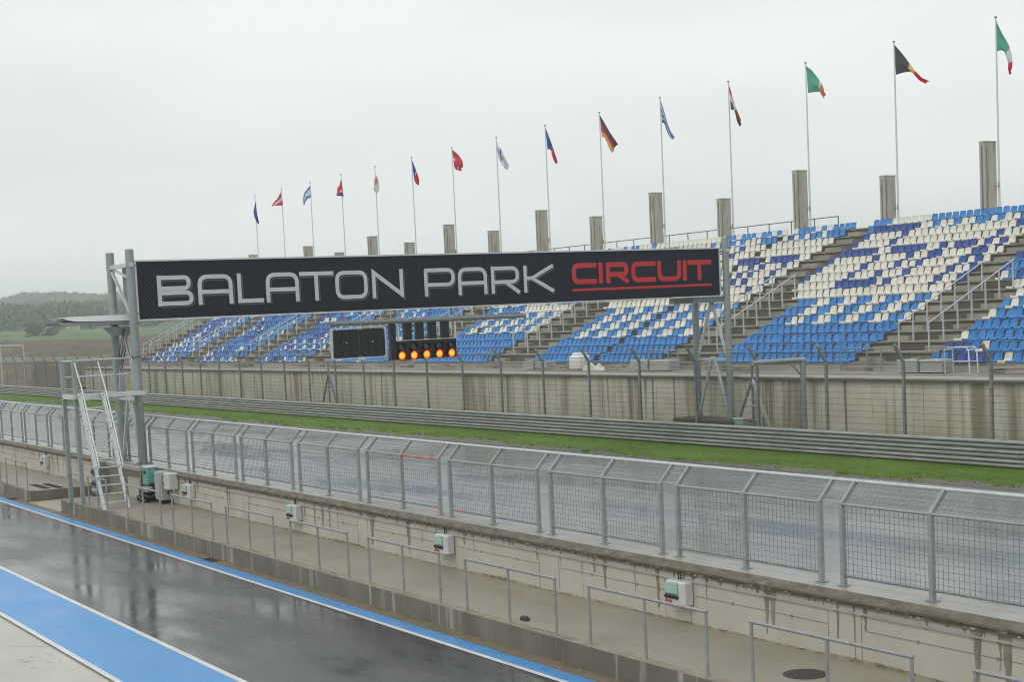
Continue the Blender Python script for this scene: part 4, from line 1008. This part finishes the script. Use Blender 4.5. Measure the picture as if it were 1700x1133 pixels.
# ------------------------------------------------------------------ left background
mb = MB(); nx, ny = 60, 22; H = {}
profY = [(41.9,.3),(47,.9),(49.5,1.2),(50,2.0),(56,2.6),(62,3.4),(68,4.7),(74,5.35),(82,5.5),(100,5.2),(130,4.2)]
def pz(y):
    for (a, za), (b, zb_) in zip(profY, profY[1:]):
        if a <= y <= b: return za+(zb_-za)*(y-a)/(b-a)
    return profY[-1][1]
for i in range(nx+1):
    x = -157-i*5.2
    for j in range(ny+1):
        y = 42.2+(130-42.2)*(j/ny)**1.5
        H[i,j] = (x+R.uniform(-1,1), y, pz(y)+R.uniform(-.12,.12)*(1 if j > 3 else .2)+.35*math.sin(x*.05+y*.08))
for i in range(nx):
    for j in range(ny): mb.face([H[i,j],H[i,j+1],H[i+1,j+1],H[i+1,j]], 0, True)
bk = mb.build('embankment', M['soil']); struct(bk)
g2 = empty('guardrail', (-200,57,2.4)); tag(g2, 'distant guardrail along the foot of the brown bank', 'guardrail')
mb = MB()
for k in range(2): mb.bar((-230,0,.5+k*.4),(40,0,.5+k*.4),.06,.30)
mb.build('beam', M['rail_steel'], g2)
for k in range(30):
    mb = MB(); mb.bar((-225+k*9,.06,0),(-225+k*9,.06,1.0),.12,.1); mb.build('post', M['galv_dark'], g2)
gf = empty('portal_frame', (-180,43.6,0)); tag(gf, 'thin pale portal frame standing far left before the bank', 'frame')
mb = MB(); mb.bar((3.8,0,0),(3.8,0,5.4),.12,.12); mb.build('post', M['galv_light'], gf); mb = MB(); mb.bar((-7,0,0),(-7,0,5.4),.12,.12); mb.build('post', M['galv_light'], gf); mb = MB(); mb.bar((-7.05,0,5.4),(3.86,0,5.4),.14,.14); mb.build('crossbar', M['galv_light'], gf)

# hills in the haze
def hills():
    import mathutils
    N = mathutils.noise
    mb = MB(); rs = [230,300,380,460,560,680,820,950,1000,1150,1300,1450,1600,1800,2000,2200,2350,2500,2600,2720,2850,3050]; na = 260
    def tangent(r, a):  # a: degrees from -X towards +Y
        tb = [(-20,.006),(8,.008),(11,.012),(12.6,.0165),(13.2,.0193),(13.5,.0218),(13.85,.0242),(14.4,.0240),(14.95,.0248),(15.3,.0238),(16.5,.0222),(17.3,.0208),(20,.018),(26,.013),(70,.012)]
        ridge = next(p[1]+(q[1]-p[1])*(a-p[0])/(q[0]-p[0]) for p, q in zip(tb, tb[1:]) if a <= q[0])-.0008
        k = min(1, max(0, (r-1900)/(2680-1900))); k = k*k*(3-2*k)
        near = -.022+.022*min(1, max(0,(r-230)/420))+.005*min(1, max(0,(r-560)/500))+.0095*min(1, max(0,(r-1000)/350))
        return near*(1-k)+ridge*k
    V = {}
    for i, r in enumerate(rs):
        for j in range(na+1):
            a = -12+j*(75/na)
            t_ = tangent(r, a); ar = math.radians(a); z = 6+r*t_
            rough = 0 if r < 600 else (1.2 if r < 1000 else 4.0 if r < 1900 else 7.0)
            z += rough*.8*N.noise(Vector((a*2.3, r*.012, 1.7)))+rough*.8*N.noise(Vector((a*6.1, r*.03, 4.2)))+rough*.6*abs(N.noise(Vector((a*14.1, r*.05, 9.2))))
            if i == len(rs)-1: z = -20
            V[i,j] = (-r*math.cos(ar), r*math.sin(ar), z)
    for i in range(len(rs)-1):
        for j in range(na): mb.face([V[i,j],V[i+1,j],V[i+1,j+1],V[i,j+1]], 0, True)
    m = bpy.data.materials.new('hill_cover'); m.use_nodes = True; nt = m.node_tree; n = nt.nodes; L = nt.links; p = n['Principled BSDF']; p.inputs['Roughness'].default_value = .9
    g = n.new('ShaderNodeNewGeometry'); ln = n.new('ShaderNodeVectorMath'); ln.operation = 'LENGTH'; L.new(g.outputs['Position'], ln.inputs[0])
    t = n.new('ShaderNodeTexNoise'); t.inputs['Scale'].default_value = .006; t.inputs['Detail'].default_value = 6; L.new(g.outputs['Position'], t.inputs['Vector'])
    ad = n.new('ShaderNodeMath'); ad.operation = 'MULTIPLY_ADD'; L.new(t.outputs['Fac'], ad.inputs[0]); ad.inputs[1].default_value = 500; L.new(ln.outputs['Value'], ad.inputs[2])
    mr = n.new('ShaderNodeMapRange'); mr.inputs[1].default_value = 1225; mr.inputs[2].default_value = 1270; L.new(ad.outputs[0], mr.inputs[0])
    t2 = n.new('ShaderNodeTexNoise'); t2.inputs['Scale'].default_value = .03; t2.inputs['Detail'].default_value = 5; L.new(g.outputs['Position'], t2.inputs['Vector'])
    f = n.new('ShaderNodeValToRGB'); f.color_ramp.elements[0].color = (.022,.04,.016,1); f.color_ramp.elements[1].color = (.06,.09,.035,1); f.color_ramp.elements[0].position = .35; f.color_ramp.elements[1].position = .65; L.new(t2.outputs['Fac'], f.inputs[0])
    x = n.new('ShaderNodeMix'); x.data_type = 'RGBA'; x.inputs[6].default_value = (.085,.15,.045,1); L.new(f.outputs[0], x.inputs[7]); L.new(mr.outputs[0], x.inputs[0]); L.new(x.outputs[2], p.inputs['Base Color'])
    struct(mb.build('hills', m))
    wd = MB(); cs = {}
    def height(a, r):
        i = max(k for k in range(len(rs)-1) if rs[k] <= r); t1 = (r-rs[i])/(rs[i+1]-rs[i]); fj = (a+12)/75*na; j = int(fj); t2 = fj-j
        return (V[i,j][2]*(1-t2)+V[i,j+1][2]*t2)*(1-t1)+(V[i+1,j][2]*(1-t2)+V[i+1,j+1][2]*t2)*t1
    for k in range(5200):
        a = R.uniform(11.5,21); r = R.choice((R.uniform(1010,1400), R.uniform(1010,1800), R.uniform(1800,2750), R.uniform(2450,2720)))
        if r < 1250 and N.noise(Vector((a*1.8, r*.004, 7))) < -.05: continue
        z = height(a, r); ar = math.radians(a); c = Vector((-r*math.cos(ar), r*math.sin(ar), z)); h = R.uniform(6,13)*(1+.25*(r > 1900))*.85; q = h*R.uniform(.45,.8)
        for t_ in range(16):
            d = Vector((R.gauss(0,q*.5), R.gauss(0,q*.5), h*R.uniform(.15,1)*(1-.25*R.random()))); e1_ = Vector((R.gauss(0,1),R.gauss(0,1),R.gauss(0,1))).normalized()*h*.24; e2_ = Vector((R.gauss(0,1),R.gauss(0,1),R.gauss(0,1))).normalized()*h*.24
            wd.face([c+d-e1_, c+d+e2_, c+d+e1_])
    o = wd.build('far_woods', M['leaf']); o['kind'] = 'stuff'; o['label'] = 'hazy dark woods covering the far hills'; o['category'] = 'woods'
hills()
def tree(x, y, z, h, w, lab):
    r = empty('tree', (x,y,z)); tag(r, lab, 'tree', 'trees in the hazy fields')
    mb = MB(); mb.tube([(0,0,-1),(0,0,h*.5)], h*.035, 7, r1=h*.012)
    for k in range(5):
        a = k*1.26; mb.tube([(0,0,h*(.25+.05*k)),(math.cos(a)*w*.3,math.sin(a)*w*.3,h*(.5+.06*k))], h*.012, 5)
    mb.build('trunk', M['bark'], r)
    mb = MB()
    cl = [(R.gauss(0,w*.22),R.gauss(0,w*.22),h*R.uniform(.32,.88)) for _ in range(16)]
    for k in range(1500):
        c = R.choice(cl); q = [c[0]+R.gauss(0,w*.10),c[1]+R.gauss(0,w*.10),c[2]+R.gauss(0,h*.06)]
        s_ = R.uniform(.25,.55); a, b = Vector((R.gauss(0,1),R.gauss(0,1),R.gauss(0,1))).normalized()*s_, Vector((R.gauss(0,1),R.gauss(0,1),R.gauss(0,1))).normalized()*s_
        q = Vector(q); mb.face([q-a, q+b, q+a])
    mb.build('crown', M['leaf'], r)
for i, (a, d, h, w, lab) in enumerate(((14.3,430,6.5,5.5,'tall dark hazy tree left of the canopy arm'),(14.72,420,4.6,5,'lower hazy tree joined right of the tall dark one'),(15.6,450,2.6,5,'small round hazy bush further right of the dark trees'),(13.45,470,3.0,6,'pale hazy tree at far left edge'))):
    ar = math.radians(a); k_ = 1.7; tree(-d*k_*math.cos(ar), d*k_*math.sin(ar), 6-d*k_*.0035, h*k_, w*k_, lab)
for i, (a, d, s_, lab) in enumerate(((15.6,1000,.6,'small far house with red roof below the canopy arm'),(14.6,1010,.5,'tiny far house with dull red roof among trees far left'),(16.7,1000,.5,'tiny far pale house in field near gantry pole'))):
    ar = math.radians(a); r = empty('house', (-d*math.cos(ar), d*math.sin(ar), 6+d*(.0052 if i == 0 else .004 if i == 1 else .003))); tag(r, lab, 'house', 'houses in the hazy fields'); r.rotation_euler = (0,0,.4*i)
    mb = MB(); mb.box(-4*s_,4*s_,-6*s_,6*s_,-3,2.4*s_); mb.build('wall', M['render'], r)
    mb = MB(); e = 6.4*s_; q = 4.5*s_; b_ = 2.4*s_; t_ = 5*s_
    mb.mesh_([(-q,-e,b_),(q,-e,b_),(q,e,b_),(-q,e,b_),(0,-e,t_),(0,e,t_)], [(0,1,4),(2,3,5),(1,2,5,4),(3,0,4,5),(3,2,1,0)]); mb.build('roof', M['roof'], r)
    for yy in (-3,0,3):
        mb = MB(); mb.box(4*s_,4.05*s_,(yy-.6)*s_,(yy+.6)*s_,.6*s_,1.8*s_); mb.build('window', M['blk'], r)

# ------------------------------------------------------------------ sky, sun, haze, camera
w = bpy.data.worlds.new('World'); SC.world = w; w.use_nodes = True; nt = w.node_tree; n = nt.nodes; L = nt.links
bg = n['Background']; bg.inputs['Strength'].default_value = .1
sk = n.new('ShaderNodeTexSky'); sk.sky_type = 'NISHITA'; sk.sun_disc = False; sk.sun_elevation = math.radians(50); sk.sun_rotation = math.radians(160); sk.air_density = 1; sk.dust_density = 4
hs = n.new('ShaderNodeHueSaturation'); hs.inputs['Saturation'].default_value = .12; hs.inputs['Value'].default_value = 1.0; L.new(sk.outputs[0], hs.inputs['Color'])
tc = n.new('ShaderNodeTexCoord'); mp = n.new('ShaderNodeMapping'); mp.inputs['Scale'].default_value = (1.2,1.2,4.5); L.new(tc.outputs['Generated'], mp.inputs['Vector'])
ns_ = n.new('ShaderNodeTexNoise'); ns_.inputs['Scale'].default_value = 1.6; ns_.inputs['Detail'].default_value = 4; ns_.inputs['Roughness'].default_value = .45; L.new(mp.outputs[0], ns_.inputs['Vector'])
cr = n.new('ShaderNodeValToRGB'); e = cr.color_ramp.elements; e[0].position = .33; e[0].color = (6.0,6.25,6.25,1); e[1].position = .62; e[1].color = (7.7,7.9,7.85,1); L.new(ns_.outputs['Fac'], cr.inputs[0])
mx = n.new('ShaderNodeMix'); mx.data_type = 'RGBA'; mx.inputs[0].default_value = .85; L.new(hs.outputs[0], mx.inputs[6]); L.new(cr.outputs[0], mx.inputs[7]); L.new(mx.outputs[2], bg.inputs['Color'])
sun = bpy.data.lights.new('sun', 'SUN'); sun.energy = .5; sun.angle = math.radians(25); sun.color = (1,.97,.93)
so = bpy.data.objects.new('sun', sun); COL.objects.link(so)
el, az = math.radians(50), math.radians(160)
so.rotation_euler = Vector((-math.sin(az)*math.cos(el), -math.cos(az)*math.cos(el), -math.sin(el))).to_track_quat('-Z','Y').to_euler()

HAZE = 3.3e-4
if HAZE:
    mb = MB(); mb.box(-4200, 500, -1300, 3600, -35, 92)
    hm = bpy.data.materials.new('haze'); hm.use_nodes = True; nt = hm.node_tree; nt.nodes.clear()
    ou = nt.nodes.new('ShaderNodeOutputMaterial'); pv = nt.nodes.new('ShaderNodeVolumePrincipled'); pv.inputs['Color'].default_value = (.90,.98,1,1); pv.inputs['Density'].default_value = HAZE; pv.inputs['Anisotropy'].default_value = 0
    nt.links.new(pv.outputs[0], ou.inputs['Volume'])
    h = mb.build('haze', hm); h['kind'] = 'stuff'; h['label'] = 'pale wet haze lying over the fields and hills'; h['category'] = 'haze'

cd = bpy.data.cameras.new('camera'); cam = bpy.data.objects.new('camera', cd); COL.objects.link(cam)
cd.sensor_width = 36; cd.lens = FPX/1700*36; cd.shift_y = (CYP-566.5)/1700; cd.clip_start = .1; cd.clip_end = 9000
cam.matrix_world = Matrix(((rt.x,-dn.x,-fw.x,0),(rt.y,-dn.y,-fw.y,0),(rt.z,-dn.z,-fw.z,6.0),(0,0,0,1)))
SC.camera = cam
SC.view_settings.view_transform = 'Standard'; SC.view_settings.look = 'None'; SC.view_settings.exposure = .42; SC.view_settings.gamma = 1
SC.render.engine = 'CYCLES'; SC.cycles.use_denoising = True; SC.cycles.filter_width = 1.05; SC.cycles.max_bounces = 6; SC.cycles.volume_bounces = 2
